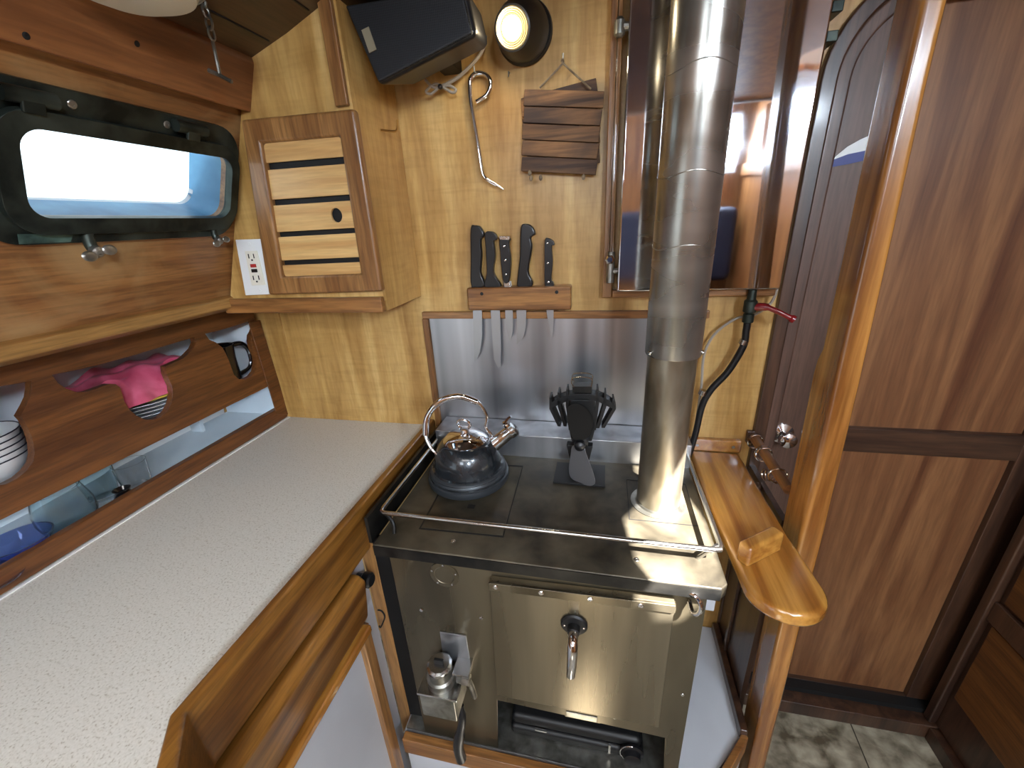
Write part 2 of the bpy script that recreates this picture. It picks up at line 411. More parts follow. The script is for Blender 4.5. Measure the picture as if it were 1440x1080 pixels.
# right jamb and right hand cabinet side
struct('trim_6', B().box(sx+.070, 1.02, -.004, .060, .05, 1.9), 'mahogdark', bev=.004)
struct('wall_right', B().box(1.02, 1.05, -3.0, 0, 0, 2.4), 'mahog')
cab = thing('side_cabinet', 'dark framed cabinet with orange-brown panels at the right edge by the door', 'cabinet', (1.01, -.5, 0))
obj('frame', B().box(.985, 1.02, -1.2, -.003, .055, 1.0), 'mahogdark', cab)
XP = .985
a = at(1345, 982, X=XP); b_ = at(1397, 880, X=XP)
y1 = (a.y+b_.y)/2
obj('panel', B().box(XP-.006, XP, -1.1, y1, a.z, b_.z), 'orangepanel', cab, bev=.003)
c_ = at(1416, 850, X=XP)
obj('panel', B().box(XP-.006, XP, -1.1, y1, c_.z, c_.z+.3), 'orangepanel', cab, bev=.003)
obj('stile', B().box(XP-.02, XP, y1+.012, -.003, .055, 1.0), 'mahogdark', cab, bev=.004)
obj('rail', B().box(XP-.012, XP, -1.1, y1+.012, b_.z+.008, c_.z-.008), 'mahogdark', cab, bev=.003)
struct('baseboard_right', B().box(.965, 1.02, -3.0, -.036, 0, .05), 'mahogdark', bev=.003)

# cabin side (leans inboard going up) with the port opening
P0 = V(-.865, 0, 1.33); DS = (V(-.665, 0, 1.79)-P0).normalized(); NN = V(DS.z, 0, -DS.x)   # NN points inboard
def tp(u, v):
    d = ray(u, v); t = NN.dot(P0-CAM)/NN.dot(d); p = CAM+d*t; return (p-P0).dot(DS), p.y
def sp_(s, y, n=0): return P0 + DS*s + V(0, y, 0) + NN*n
def ring_loop(s0, s1, y0, y1, r, n=0): 
    out = []
    for (cs, c2, a0) in ((s1-r, y1-r, 0), (s0+r, y1-r, 1), (s0+r, y0+r, 2), (s1-r, y0+r, 3)):
        for k in range(9):
            a = PI/2*k/8 
            if a0 == 0: d = (math.cos(a), math.sin(a)); d = (d[0], d[1])
            if a0 == 0: ds, dy = math.sin(PI/2-a), math.sin(a)
            if a0 == 1: ds, dy = -math.sin(a), math.cos(a)
            if a0 == 2: ds, dy = -math.cos(a), -math.sin(a)
            if a0 == 3: ds, dy = math.sin(a), -math.cos(a)
            out.append(sp_(cs+ds*r, c2+dy*r, n))
    return out
AS0, AS1, AY0, AY1 = .202, .316, -.548, -.222        # aperture
wall = B().plate([sp_(-.02, -3.0), sp_(.70, -3.0), sp_(.70, 0), sp_(-.02, 0)], [ring_loop(AS0-.008, AS1+.008, AY0-.008, AY1+.008, .03)], -NN*.012)
struct('wall_left', wall, 'hullwood')
# outer hull skin and sleeve
struct('trim_7', B().plate([sp_(-.02, -3.0, -.075), sp_(.70, -3.0, -.075), sp_(.70, 0, -.075), sp_(-.02, 0, -.075)], [ring_loop(AS0-.008, AS1+.008, AY0-.008, AY1+.008, .03, -.075)], -NN*.01), 'white')
win = struct('window_1', loc=sp_(.16, -.38, 0))
sl = [ring_loop(AS0-.008, AS1+.008, AY0-.008, AY1+.008, .03, n) for n in (-.085, -.012)]
sl2 = [ring_loop(AS0-.011, AS1+.011, AY0-.011, AY1+.011, .03, n) for n in (-.012, -.085)]
obj('window_sleeve', B().quadring(sl+sl2, loop=True), 'tunnel', win)
obj('window_frame', B().plate(ring_loop(.160, .368, -.600, -.196, .05), [ring_loop(AS0-.006, AS1+.006, AY0-.006, AY1+.006, .03)], NN*.010), 'bronze', win, bev=.003)
obj('window_sash', B().plate(ring_loop(AS0-.024, AS1+.022, AY0-.026, AY1+.018, .045, .010), [ring_loop(AS0, AS1, AY0, AY1, .026, .010)], NN*.012), 'bronze', win, bev=.004)
obj('pane', B().prism(ring_loop(AS0-.004, AS1+.004, AY0-.004, AY1+.004, .028, .011), NN*.004), 'pane', win)
for (u, v) in ((22, 128), (255, 175)):
    s, y = tp(u, v)
    hb = B(); hb.tube([sp_(s, y-.028, .018), sp_(s, y+.028, .018)], .010, 14)
    h = obj('hinge', hb, 'bronze', win)
    hl = B().prism([sp_(s-.018, y-.012, .021), sp_(s+.004, y-.012, .021), sp_(s+.004, y+.012, .021), sp_(s-.018, y+.012, .021)], NN*.006)
    obj('hinge_leaf', hl, 'bronze', h, bev=.002)
for (u, v) in ((92, 143), (227, 172)):
    s, y = tp(u, v); disc_screw(win, sp_(s, y, .010), NN, .006, 'dullsteel', 'screw', .002)
s, y = tp(55, 330)
obj('verdigris_patch', B().plate([sp_(s-.008, y-.03, .0095), sp_(s+.006, y-.03, .0095), sp_(s+.004, y+.035, .0095), sp_(s-.008, y+.03, .0095)], [], NN*.0012), 'verdigris', win)
for (u, v, sc) in ((112, 338, 1.0), (290, 326, .8)):
    s, y = tp(u, v); c0 = sp_(s, y, .018)
    bb = B().tube([sp_(s+.02, y, .014), sp_(s, y, .02), sp_(s-.012, y, .034)], [.007*sc, .008*sc, .006*sc], 12, smooth=4)
    d = obj('dog_bolt', bb, 'bronze', win)
    wn = B().lathe([(.006*sc, -.006), (.009*sc, -.004), (.009*sc, .004), (.005*sc, .007)], sp_(s-.006, y, .03), NN, 14)
    for sg in (-1, 1):
        wc = sp_(s-.006+sg*.004, y+sg*.014*sc, .036)
        wn.ball(wc, 1, (.003, .011*sc, .008*sc), 12)
    obj('wing_nut', wn, 'dullsteel', d)

# beam at the top of the cabin side, ledge moulding at its foot
struct('trim_8', B().prism([sp_(.405, 0, .0), sp_(.405, 0, .024), sp_(.488, 0, .024), sp_(.52, 0, 0)], (0, -3.0, 0)), 'beam', bev=.004)
for (u, v) in ((172, 53), (12, 40)):
    s, y = tp(u, v); disc_screw(bpy.data.objects['trim_8'], sp_(s, y, .024), NN, .004, 'slot', 'screw_hole', .0008)
lz = at(160, 460, X=-.86).z
struct('trim_9', B().prism([V(-.862, 0, 1.345), V(-.848, 0, 1.338), V(-.846, 0, 1.318), V(-.868, 0, 1.308), V(-.905, 0, 1.312), V(-.905, 0, 1.335)], (0, -3.0, 0)), 'ledge', bev=.003)
# ceiling
cpts = [(-.70, 1.758), (-.662, 1.773), (-.568, 1.803), (-.481, 1.836), (-.36, 1.872), (-.15, 1.91), (.1, 1.925), (.30, 1.925)]
SUNOFF = 1.025/SUNV.z
patch = [(.088, -.10), (.092, -.24), (.055, -.30), (.072, -.41), (.100, -.455), (.098, -.50), (.128, -.485), (.17, -.51), (.222, -.50), (.222, -.30), (.17, -.10)]
hole = [V(x+SUNV.x*SUNOFF, y+SUNV.y*SUNOFF, 1.925) for x, y in patch]    # opening added overhead, cut to shape the sun patch on the stove
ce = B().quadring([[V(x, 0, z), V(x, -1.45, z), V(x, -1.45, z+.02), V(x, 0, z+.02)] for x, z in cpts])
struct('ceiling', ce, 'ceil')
struct('trim_10', B().plate([V(.30, 0, 1.925), V(1.05, 0, 1.925), V(1.05, -1.45, 1.925), V(.30, -1.45, 1.925)], [hole], (0, 0, .02)), 'cabinwood')
for k, (x, z) in enumerate([(-.60, 1.7925), (-.51, 1.825)]):
    struct('trim_%d' % (11+k), B().box(x-.0015, x+.0015, -1.3, -.2, z-.0015, z+.003), 'blackm')
# rear cabin (behind the camera): raised pilothouse with windows, seen in the polished tank
struct('trim_13', B().box(-1.3, 1.1, -1.48, -1.45, 1.92, 2.36), 'white')
struct('trim_14', B().box(-1.3, 1.1, -3.0, -1.45, 2.34, 2.36), 'white')
struct('wall_rear', B().plate([V(-1.3,-3,0), V(1.1,-3,0), V(1.1,-3,2.36), V(-1.3,-3,2.36)], [[V(-.75,-3,1.75), V(-.1,-3,1.75), V(-.1,-3,2.15), V(-.75,-3,2.15)], [V(.68,-3,1.75), V(.98,-3,1.75), V(.98,-3,2.15), V(.68,-3,2.15)]], (0, -.03, 0)), 'cabinwood')
bpy.data.objects.remove(bpy.data.objects['wall_right'])
struct('wall_right', B().plate([V(1.02,0,0), V(1.02,-3,0), V(1.02,-3,2.36), V(1.02,0,2.36)], [[V(1.02,-1.62,1.86), V(1.02,-2.02,1.86), V(1.02,-1.98,2.10), V(1.02,-1.70,2.07)], [V(1.02,-2.30,1.84), V(1.02,-2.62,1.80), V(1.02,-2.62,2.12), V(1.02,-2.30,2.10)]], (.03, 0, 0)), 'cabinwood')
stt = thing('settee', 'dark navy upholstered settee in the cabin behind, seen only mirrored in the tank', 'settee', (.55, -2.75, 0))
obj('settee_back', B().box(-.15, .98, -2.92, -2.74, .95, 1.50), plain('navy_upholstery', srgb(30, 38, 62), .6), stt, bev=.05)
obj('settee_seat', B().box(-.15, .98, -2.74, -2.30, .62, .86), 'cabinwood', stt, bev=.03)
obj('settee_base', B().box(-.12, .96, -2.90, -2.34, 0, .62), 'cabinwood', stt, bev=.01)
struct('trim_24', B().prism([V(1.0,-1.35,1.62), V(1.0,-1.35,1.70), V(1.0,-2.95,1.80), V(1.0,-2.95,1.72)], (.02, 0, 0)), 'cabinwood', bev=.004)
struct('baseboard_rear', B().box(-1.0, 1.02, -2.99, -2.97, 0, .08), 'mahogdark')

# ================================================================== LOCKER ON THE CABIN SIDE
LX = -.97
def lp(zu, zv): return at(zu/2.4545, zv/2.4545+400, X=LX)
cutA = [(-140,395),(0,352),(60,342),(108,333),(109,360),(104,390),(90,420),(70,455),(84,470),(97,495),(108,520),(116,550),(119,585),(112,615),(90,645),(60,670),(20,690),(-60,700),(-140,690)]
cutB = [(180,312),(250,298),(330,280),(450,248),(560,215),(672,182),(677,200),(668,220),(650,240),(630,257),(600,270),(572,283),(574,305),(582,325),(594,350),(597,375),(592,410),(578,438),(556,458),(530,467),(500,466),(470,452),(445,430),(430,405),(422,378),(414,355),(400,344),(378,343),(340,357),(300,371),(265,372),(230,360),(200,340)]
cutC = [(708,170),(760,158),(820,140),(878,122),(881,145),(876,162),(868,175),(867,195),(873,220),(884,245),(888,272),(882,300),(868,317),(845,328),(825,327),(808,312),(798,285),(790,262),(780,240),(768,218),(745,200),(722,190)]
def smooth_px(l): return [V(LX, p.y, p.z) for p in [lp(*q) for q in l]]
front = [V(LX,-.022,1.05), V(LX,-.022,1.31), V(LX,-1.25,1.31), V(LX,-1.25,1.05)]
lk = thing('dish_locker', 'long wooden locker along the cabin side with scrolled cut-outs showing the dishes', 'locker', (LX, -.6, .93))
obj('scrolled_front', B().plate(front, [smooth_px(cutA), smooth_px(cutB), smooth_px(cutC)], (-.016, 0, 0)), 'locker', lk, bev=.003)
obj('bottom_rail', B().box(LX-.018, LX+.002, -1.25, -.005, .931, .972), 'mahogX' if 0 else 'locker', lk, bev=.003)
obj('end_stile', B().prism([at(348,452,X=LX), at(364,450,X=LX), at(406,583,X=LX), at(388,583,X=LX)], (.004, 0, 0)), 'locker', lk, bev=.002)
obj('shelf_board', B().box(-1.20, LX-.016, -1.25, -.004, 1.058, 1.070), 'lockerwhite', lk)
obj('locker_floor', B().box(-1.20, LX-.018, -1.25, -.004, .925, .936), 'lockerwhite', lk)
obj('locker_back', B().prism([(-1.22,-.003,.90), (-1.13,-.003,1.34), (-1.14,-.003,1.345), (-1.24,-.003,.90)], (0, -1.25, 0)), 'lockerwhite', lk)
obj('locker_top', B().box(-1.15, -.89, -1.25, -.004, 1.335, 1.345), 'lockerwhite', lk)
obj('locker_end', B().box(-1.2, LX-.0, -.0035, -.0, .93, 1.31), 'lockerwhite', lk)
obj('battens', B().box(-1.19, -1.15, -.14, -.13, .936, 1.055), 'lockerwhite', lk)
# ribbed liner
rb = B()
for k in range(26): rb.box(-1.12, LX-.02, -.66+k*.007, -.6565+k*.007, 1.0702, 1.0725)
tag(obj('shelf_liner', rb, 'liner'), 'white ribbed liner under the bowls on the left of the dish shelf', 'liner')

# bowls: a stack of five
def bowl(z):
    t = thing('bowl', '', 'bowl', (-1.060, -.600, z), 'stack of bowls in the locker')
    o = (-1.060, -.600, z)
    obj('bowl_body', B().lathe([(.030, 0), (.034, .002), (.052, .022), (.066, .044), (.070, .058), (.068, .058), (.062, .044), (.048, .024), (.030, .006), (.001, .005)], o, seg=40), 'china', t)
    obj('rim_line', B().tube([V(o[0]+.0695*math.cos(a), o[1]+.0695*math.sin(a), z+.0582) for a in [2*PI*k/36 for k in range(36)]], .0013, 6, loop=True), 'rimline', t)
    return t
bw = bowl(1.0728)
names = ['lowest of the white dark-rimmed bowls stacked in the left cut-out', 'second lowest of the white bowls stacked in the left cut-out', 'middle one of the five white bowls stacked in the left cut-out', 'second from top of the white bowls in the left cut-out', 'top one of the white dark-rimmed bowls stacked in the left cut-out']
bw['label'] = names[0]
for k in range(1, 5): dup(bw, (-1.060, -.600, 1.0728+k*.0105), label=names[k])
# plates: a stack of six
def dplate(x, y, z):
    t = thing('plate', '', 'plate', (x, y, z), 'stack of plates in the locker')
    obj('plate_body', B().lathe([(.050, 0), (.055, .001), (.080, .008), (.098, .014), (.098, .016), (.080, .011), (.055, .004), (.001, .003)], (x, y, z), seg=44), 'china', t)
    obj('rim_line', B().tube([V(x+.098*math.cos(a), y+.098*math.sin(a), z+.0158) for a in [2*PI*k/40 for k in range(40)]], .0006, 6, loop=True), 'rimline', t)
    return t
pc = (-1.082, -.30)
pt = dplate(pc[0], pc[1], 1.0705)
pn = ['bottom plate of the stack under the pink bag', 'second lowest plate under the pink bag', 'third lowest plate under the pink bag', 'third plate down from the pink bag', 'second plate down from the pink bag', 'uppermost plate right below the yellow dish']
pt['label'] = pn[0]
for k in range(1, 6): dup(pt, (pc[0], pc[1], 1.0705+k*.0082), label=pn[k])
tag(obj('yellow_dish', B().lathe([(.055, 0), (.096, .004), (.099, .009), (.095, .008), (.001, .004)], (pc[0], pc[1], 1.1285), seg=36), 'yellow'), 'yellow plastic dish between the plates and the pink bag', 'dish')
# pink bag: a crumpled slab
pb = B(); NX, NY = 14, 34
def bag(i, j, top):
    x = -1.150+ .165*i/(NX-1); y = -.43+.25*j/(NY-1)
    w = .004*math.sin(j*.62+i*.5)+.004*math.sin(j*.35-i*1.1)+.0025*math.sin(i*2.3+j*.3)
    e = min(1, min(i, NX-1-i, j, NY-1-j)/2.0)
    z0 = 1.1385 + (0.0 if .0 else 0) 
    h = (.048+.014*math.sin(PI*j/(NY-1)) + w)*e + .001
    if not top: h = 0
    droop = -.0 * (1-j/(NY-1))
    return V(x+.003*math.sin(j*.8), y, z0+h+droop)
rowsT = [[pb.bm.verts.new(bag(i, j, True)) for j in range(NY)] for i in range(NX)]
rowsB = [[pb.bm.verts.new(bag(i, j, False)) for j in range(NY)] for i in range(NX)]
for i in range(NX-1):
    for j in range(NY-1):
        pb.bm.faces.new((rowsT[i][j], rowsT[i+1][j], rowsT[i+1][j+1], rowsT[i][j+1])); pb.bm.faces.new((rowsB[i][j], rowsB[i][j+1], rowsB[i+1][j+1], rowsB[i+1][j]))
bt = [rowsT[i][0] for i in range(NX)]+[rowsT[-1][j] for j in range(1, NY)]+[rowsT[i][-1] for i in range(NX-2, -1, -1)]+[rowsT[0][j] for j in range(NY-2, 0, -1)]
bb_ = [rowsB[i][0] for i in range(NX)]+[rowsB[-1][j] for j in range(1, NY)]+[rowsB[i][-1] for i in range(NX-2, -1, -1)]+[rowsB[0][j] for j in range(NY-2, 0, -1)]
for k in range(len(bt)):
    n = (k+1) % len(bt); pb.bm.faces.new((bt[k], bt[n], bb_[n], bb_[k]))
tag(obj('folded_bag', pb, 'pink', ang=80), 'crumpled pink plastic bag lying on the plates in the middle cut-out', 'bag')
# black mug
mp_ = at(128*1+4, 100, X=-1.02)
mc = at(316, 500, X=-1.025); mz = 1.0705
t = thing('mug', 'glossy black mug in the small right-hand cut-out of the locker', 'mug', (mc.x, mc.y, mz))
obj('mug_body', B().lathe([(.030, 0), (.036, .003), (.036, .09), (.040, .125), (.037, .125), (.032, .09), (.032, .008), (.001, .006)], (mc.x, mc.y-.015, mz), seg=32), 'blackmug', t)
obj('mug_handle', B().tube([V(mc.x+.01, mc.y+.015, mz+.118), V(mc.x+.018, mc.y+.046, mz+.115), V(mc.x+.022, mc.y+.060, mz+.085), V(mc.x+.020, mc.y+.050, mz+.045), V(mc.x+.010, mc.y+.016, mz+.032)], [.007, .007, .006, .005, .006], 10, smooth=6), 'blackmug', t)

# lower compartment glassware
def tumbler(name, label, u, v, r, h, mat, x=-1.03, wine=False):
    p = at(u, v, Z=.937)
    p = V(x, at(u, v, X=x).y, .937)
    if wine: prof = [(r*.55, 0), (r*.8, .003), (r, h*.35), (r*.98, h*.6), (r*.78, h), (r*.75, h), (r*.94, h*.6), (r*.95, h*.36), (r*.74, .008), (.001, .006)]
    else: prof = [(r*.7, 0), (r*.78, .004), (r*.92, h*.5), (r, h), (r*.96, h), (r*.88, h*.5), (r*.72, .010), (.001, .009)]
    return tag(obj(name, B().lathe(prof, p, seg=36), mat), label, 'glass', 'glassware in the lower locker')
tumbler('drinking_glass', 'large rounded clear glass, biggest one behind the bottom rail', 92, 718, .046, .092, 'bluegl', -1.035, True)
tumbler('drinking_glass', 'tall clear tumbler just right of the large rounded glass', 145, 690, .032, .095, 'bluegl', -1.085)
tumbler('drinking_glass', 'clear faceted tumbler, rightmost glass near the dark jar', 190, 672, .031, .07, 'glass', -1.04)
p = at(28, 770, X=-1.03)
t = tag(obj('glass_bowl', B().lathe([(.020, 0), (.026, .003), (.034, .012), (.044, .028), (.050, .040), (.047, .040), (.040, .026), (.028, .014), (.001, .010)], (p.x, p.y, .937), seg=36), 'cobalt'), 'cobalt blue glass bowl at the far left of the lower locker', 'bowl')
p = at(4, 800, X=-1.0)
tag(obj('glass_saucer', B().lathe([(.020, 0), (.040, .012), (.042, .016), (.038, .014), (.001, .006)], (p.x+.005, p.y-.02, .937), seg=30), 'cobalt'), 'dark blue glass dish in front of the cobalt bowl, cut by the frame', 'dish')
p = at(172, 690, X=-1.0)
t = thing('small_jar', 'small dark glazed jar with a flared neck behind the rail', 'jar', (p.x, p.y, .937))
obj('jar_body', B().lathe([(.012, 0), (.018, .004), (.021, .016), (.016, .028), (.012, .033), (.016, .041), (.014, .041), (.010, .034), (.001, .033)], (p.x, p.y, .937), seg=28), 'blackmug', t)
p = at(351, 590, X=-1.0)
tag(obj('stopper', B().lathe([(.005, 0), (.009, .002), (.010, .010), (.007, .017), (.001, .019)], (p.x, p.y, .937), seg=20), 'blackp'), 'little black stopper at the right end of the lower locker', 'stopper')

# ================================================================== WORKTOP AND GALLEY CABINET
CZ = .928
wt = thing('worktop', 'speckled beige laminate worktop edged by a varnished wooden fiddle', 'worktop', (-.72, -.6, .9))
obj('laminate_top', B().prism([(-.98,-.001,.90), (-.98,-1.3,.90), (-.40,-1.3,.90), (-.40,-.875,.90), (-.478,-.79,.90), (-.478,-.001,.90)], (0, 0, CZ-.90)), 'counter', wt)
obj('caulk_line', B().box(-.968, -.9615, -1.25, -.003, CZ, CZ+.002), 'caulk', wt)
FX0, FX1, FZ0, FZ1 = -.485, -.468, .838, .950
fb = [V(FX0, 0-.002, FZ0), V(FX1, -.002, FZ0), V(FX1, -.002, FZ1), V(FX0, -.002, FZ1)]
obj('fiddle_rail', B().quadring([[V(FX0, -.002, FZ0), V(FX1, -.002, FZ0), V(FX1, -.002, FZ1), V(FX0, -.002, FZ1)],
    [V(FX0, -.79, FZ0), V(FX1, -.782, FZ0), V(FX1, -.782, FZ1), V(FX0, -.79, FZ1)],
    [V(FX0+.038, -.838, FZ0), V(FX1+.036, -.822, FZ0), V(FX1+.036, -.822, FZ1), V(FX0+.038, -.838, FZ1)],
    [V(-.405, -.885, FZ0), V(-.384, -.873, FZ0), V(-.384, -.873, FZ1), V(-.405, -.885, FZ1)]]), 'fiddle', wt, bev=.005)
gc = thing('galley_cabinet', 'white galley cabinet with wooden drawer front and framed door under the worktop', 'cabinet', (-.7, -.6, 0))
obj('cabinet_body', B().box(-.95, -.494, -1.25, -.40, .03, .8985), 'white', gc)
obj('corner_stile', B().prism([(-.494, -.398, .03), (-.462, -.398, .03), (-.462, -.384, .03), (-.482, -.384, .03)], (0, 0, .865)), 'teak', gc, bev=.002)
dr = obj('drawer', B().prism([(-.482, -.458, .712), (-.462, -.458, .712), (-.448, -.458, .815), (-.462, -.458, .829), (-.482, -.458, .829)], (0, -.75, 0)), 'fiddle', gc, bev=.006)
dd = obj('door', B().box(-.482, -.474, -1.1, -.465, .10, .69), 'white', gc)
obj('door_stile', B().box(-.482, -.462, -.492, -.462, .06, .698), 'teak', dd, bev=.003)
obj('door_top_rail', B().box(-.482, -.452, -1.1, -.468, .684, .704), 'honeyY', dd, bev=.006)
p = at(524, 808, X=-.465)
kb = obj('push_knob', B().lathe([(.012, -.012), (.012, .0), (.016, .004), (.016, .018), (.012, .022), (.001, .022)], (-.480, -.430, p.z), (1, 0, 0), 24), 'blackp', gc)
p = at(541, 868, X=-.47)
obj('hook_and_eye', B().tube([V(-.484, p.y, p.z+.02), V(-.474, p.y, p.z+.018), V(-.470, p.y, p.z), V(-.470, p.y-.02, p.z-.006), V(-.470, p.y-.024, p.z+.002)], .0018, 8, smooth=5), 'blackm', gc)

# ================================================================== WALL CABINET
BXR, BY = -.462, -.190
wc = thing('wall_cabinet', 'plywood wall cabinet with a slanted wooden louvre door below the ceiling', 'cabinet', (-.6, -.1, 1.30))
fy = BY
def fp(u, v, y=None): return at(u, v, Y=fy if y is None else y)
# face panel follows the cabin side on its left and the ceiling above
face = [fp(322,438), V(BXR, fy, 1.325), V(BXR, fy, 1.842), fp(455,-2), fp(400,42), fp(343,86)]
obj('face_panel', B().prism([V(-.862, fy, 1.325), V(BXR, fy, 1.325), V(BXR, fy, 1.845), V(-.481, fy, 1.838), V(-.568, fy, 1.805), V(-.664, fy, 1.774), V(-.672, fy, 1.765)], (0, .012, 0)), 'ply', wc)
obj('side_panel', B().box(BXR-.012, BXR, fy+.012, -.001, 1.303, 1.86), 'ply', wc, bev=.001)
obj('bottom_panel', B().box(-.86, BXR-.012, fy+.012, -.001, 1.303, 1.315), 'ply', wc)
obj('base_rail', B().prism([(-.868, fy-.014, 1.303), (BXR+.001, fy-.014, 1.303), (BXR+.001, fy-.014, 1.336), (-.858, fy-.014, 1.336)], (0, .016, 0)), 'teakX', wc, bev=.003)
q = [fp(455,-6,fy-.006), fp(478,152,fy-.006), fp(494,150,fy-.006), fp(475,-6,fy-.006)]
obj('corner_trim', B().prism([V(-.492, fy, 1.683), V(-.466, fy, 1.683), V(-.466, fy, 1.85), V(-.492, fy, 1.84)], (0, -.010, 0)), 'teak', wc, bev=.002)
DYF = fy-.020
D = [at(337,168,Y=DYF), at(497,152,Y=DYF), at(537,410,Y=DYF), at(377,415,Y=DYF)]   # TL TR BR BL
dth = V(0, .019, 0)
def bil(s, t): return (D[0]*(1-s)+D[1]*s)*(1-t) + (D[3]*(1-s)+D[2]*s)*t
dW = (D[1]-D[0]).length; dH = (D[2]-D[1]).length
sL, sR, tT, tB = .155, .845, .125, .885
door_o = obj('louvre_door', B().plate([bil(0,0), bil(1,0), bil(1,1), bil(0,1)], [[bil(sL,tT), bil(sR,tT), bil(sR-.0,tB), bil(sL,tB)]], dth), 'teak', wc, bev=.006)
edges = [(.11,.225),(.262,.425),(.458,.612),(.642,.785),(.815,.90)]
for k, (t0, t1) in enumerate(edges):
    yb = V(0, .008, 0)
    if k == 2:
        c = bil(.70, (t0+t1)/2)+yb
        hl = [c+V(.0125*math.cos(a), 0, .0135*math.sin(a)) for a in [2*PI*i/24 for i in range(24)]]
        o = obj('slat', B().plate([bil(sL-.02,t0)+yb, bil(sR+.02,t0)+yb, bil(sR+.02,t1)+yb, bil(sL-.02,t1)+yb], [hl], (0, .006, 0)), 'slat', door_o, bev=.001)
    else:
        obj('slat', B().prism([bil(sL-.02,t0)+yb, bil(sR+.02,t0)+yb, bil(sR+.02,t1)+yb, bil(sL-.02,t1)+yb], (0, .006, 0)), 'slat', door_o, bev=.001)
obj('dark_backing', B().prism([bil(sL-.02,tT-.01)+V(0,.0165,0), bil(sR+.02,tT-.01)+V(0,.0165,0), bil(sR+.02,tB+.01)+V(0,.0165,0), bil(sL-.02,tB+.01)+V(0,.0165,0)], (0, .002, 0)), 'slot', door_o)

# outlet plate left of the louvre door
oy = fy-.002
ot = thing('outlet', 'white two-socket outlet plate with a red button left of the louvre door', 'outlet', at(362, 413, Y=fy))
OQ = [at(333,337,Y=oy), at(370,336,Y=oy), at(391,413,Y=oy), at(347,415,Y=oy)]
def ob(s, t): return (OQ[0]*(1-s)+OQ[1]*s)*(1-t)+(OQ[3]*(1-s)+OQ[2]*s)*t
def oquad(s0, s1, t0, t1, d0, d1): return B().prism([ob(s0,t0)+V(0,-d0,0), ob(s1,t0)+V(0,-d0,0), ob(s1,t1)+V(0,-d0,0), ob(s0,t1)+V(0,-d0,0)], (0, d0-d1, 0))
obj('cover_plate', oquad(0,1,0,1,0,.004), 'plate', ot, bev=.001)
obj('receptacle', oquad(.30,.74,.20,.82,.004,.007), 'cream', ot, bev=.0008)
obj('reset_button', oquad(.42,.60,.43,.49,.007,.009), 'redbtn', ot)
obj('test_button', oquad(.42,.60,.52,.58,.007,.009), 'slot', ot)
for (t0, t1) in ((.25,.33), (.64,.72)):
    for (s0, s1) in ((.40,.43), (.58,.61)): obj('socket_slot', oquad(s0,s1,t0,t1,.007,.0075), 'slot', ot)
    obj('socket_slot', oquad(.48,.53,t1+.015,t1+.045,.007,.0075), 'slot', ot)
for t0 in (.08, .92): disc_screw(ot, ob(.5, t0)+V(0,-.004,0), (0,-1,0), .004, 'plate')

# ================================================================== THINGS HIGH ON THE WALL
# speaker
F = [at(481,6,Y=-.175), at(652,-22,Y=-.175), at(668,47,Y=-.175), at(530,119,Y=-.175)]
t = thing('speaker', 'black box loudspeaker with mesh grille tilted on the wall, top of picture', 'speaker', (-.33, -.10, 1.72))
ctr = sum(F, V(0,0,0))/4
ux = ((F[1]-F[0])+(F[2]-F[3])).normalized(); ux = V(ux.x, 0, ux.z).normalized()
ax = math.atan2(F[2].z-F[3].z, F[2].x-F[3].x)*.8
ux = V(math.cos(ax), 0, math.sin(ax)); uz = V(-math.sin(ax), 0, math.cos(ax))
def sq(k, y, grow=0): 
    return [F[0]*1+(F[0]-ctr)*grow, F[1]+(F[1]-ctr)*grow, F[2]+(F[2]-ctr)*grow, F[3]+(F[3]-ctr)*grow]
front4 = [V(p.x, -.168, p.z) for p in sq(0, 0, .02)]
back4 = [V(ctr.x+(p.x-ctr.x)*.86+.012, -.065, ctr.z+(p.z-ctr.z)*.86+.012) for p in F]
obj('speaker_box', B().quadring([front4, back4]), 'blackp', t, bev=.010)
g4 = [V(ctr.x+(p.x-ctr.x)*.96, -.1675, ctr.z+(p.z-ctr.z)*.96) for p in F]
obj('grille', B().prism(g4, (0, -.008, 0)), 'grille', t, bev=.006)
bq = [at(509,43,Y=-.177), at(519,38,Y=-.177), at(530,70,Y=-.177), at(520,75,Y=-.177)]
obj('badge', B().prism(bq, (0, -.002, 0)), 'badge', t)
obj('wall_bracket', B().box(-.345, -.305, -.072, -.001, 1.765, 1.795), 'blackm', t, bev=.002)
cp_ = [(683,50),(678,72),(664,90),(645,108),(628,118),(618,122)]
obj('speaker_cable', B().tube([at(u, v, Y=-.028) for u, v in cp_], .0035, 8, smooth=5), 'cable', t)
kn1 = [(618,122),(606,132),(599,128),(612,118),(622,122),(636,130),(641,126),(630,120),(619,123),(608,122),(598,112)]
kt = obj('cable_knot', B().tube([at(u, v, Y=-.030) for u, v in kn1], .0028, 8, smooth=5), 'cable', t)
obj('cable_tie', B().ball(at(619,122,Y=-.034), .005), 'blackm', kt)
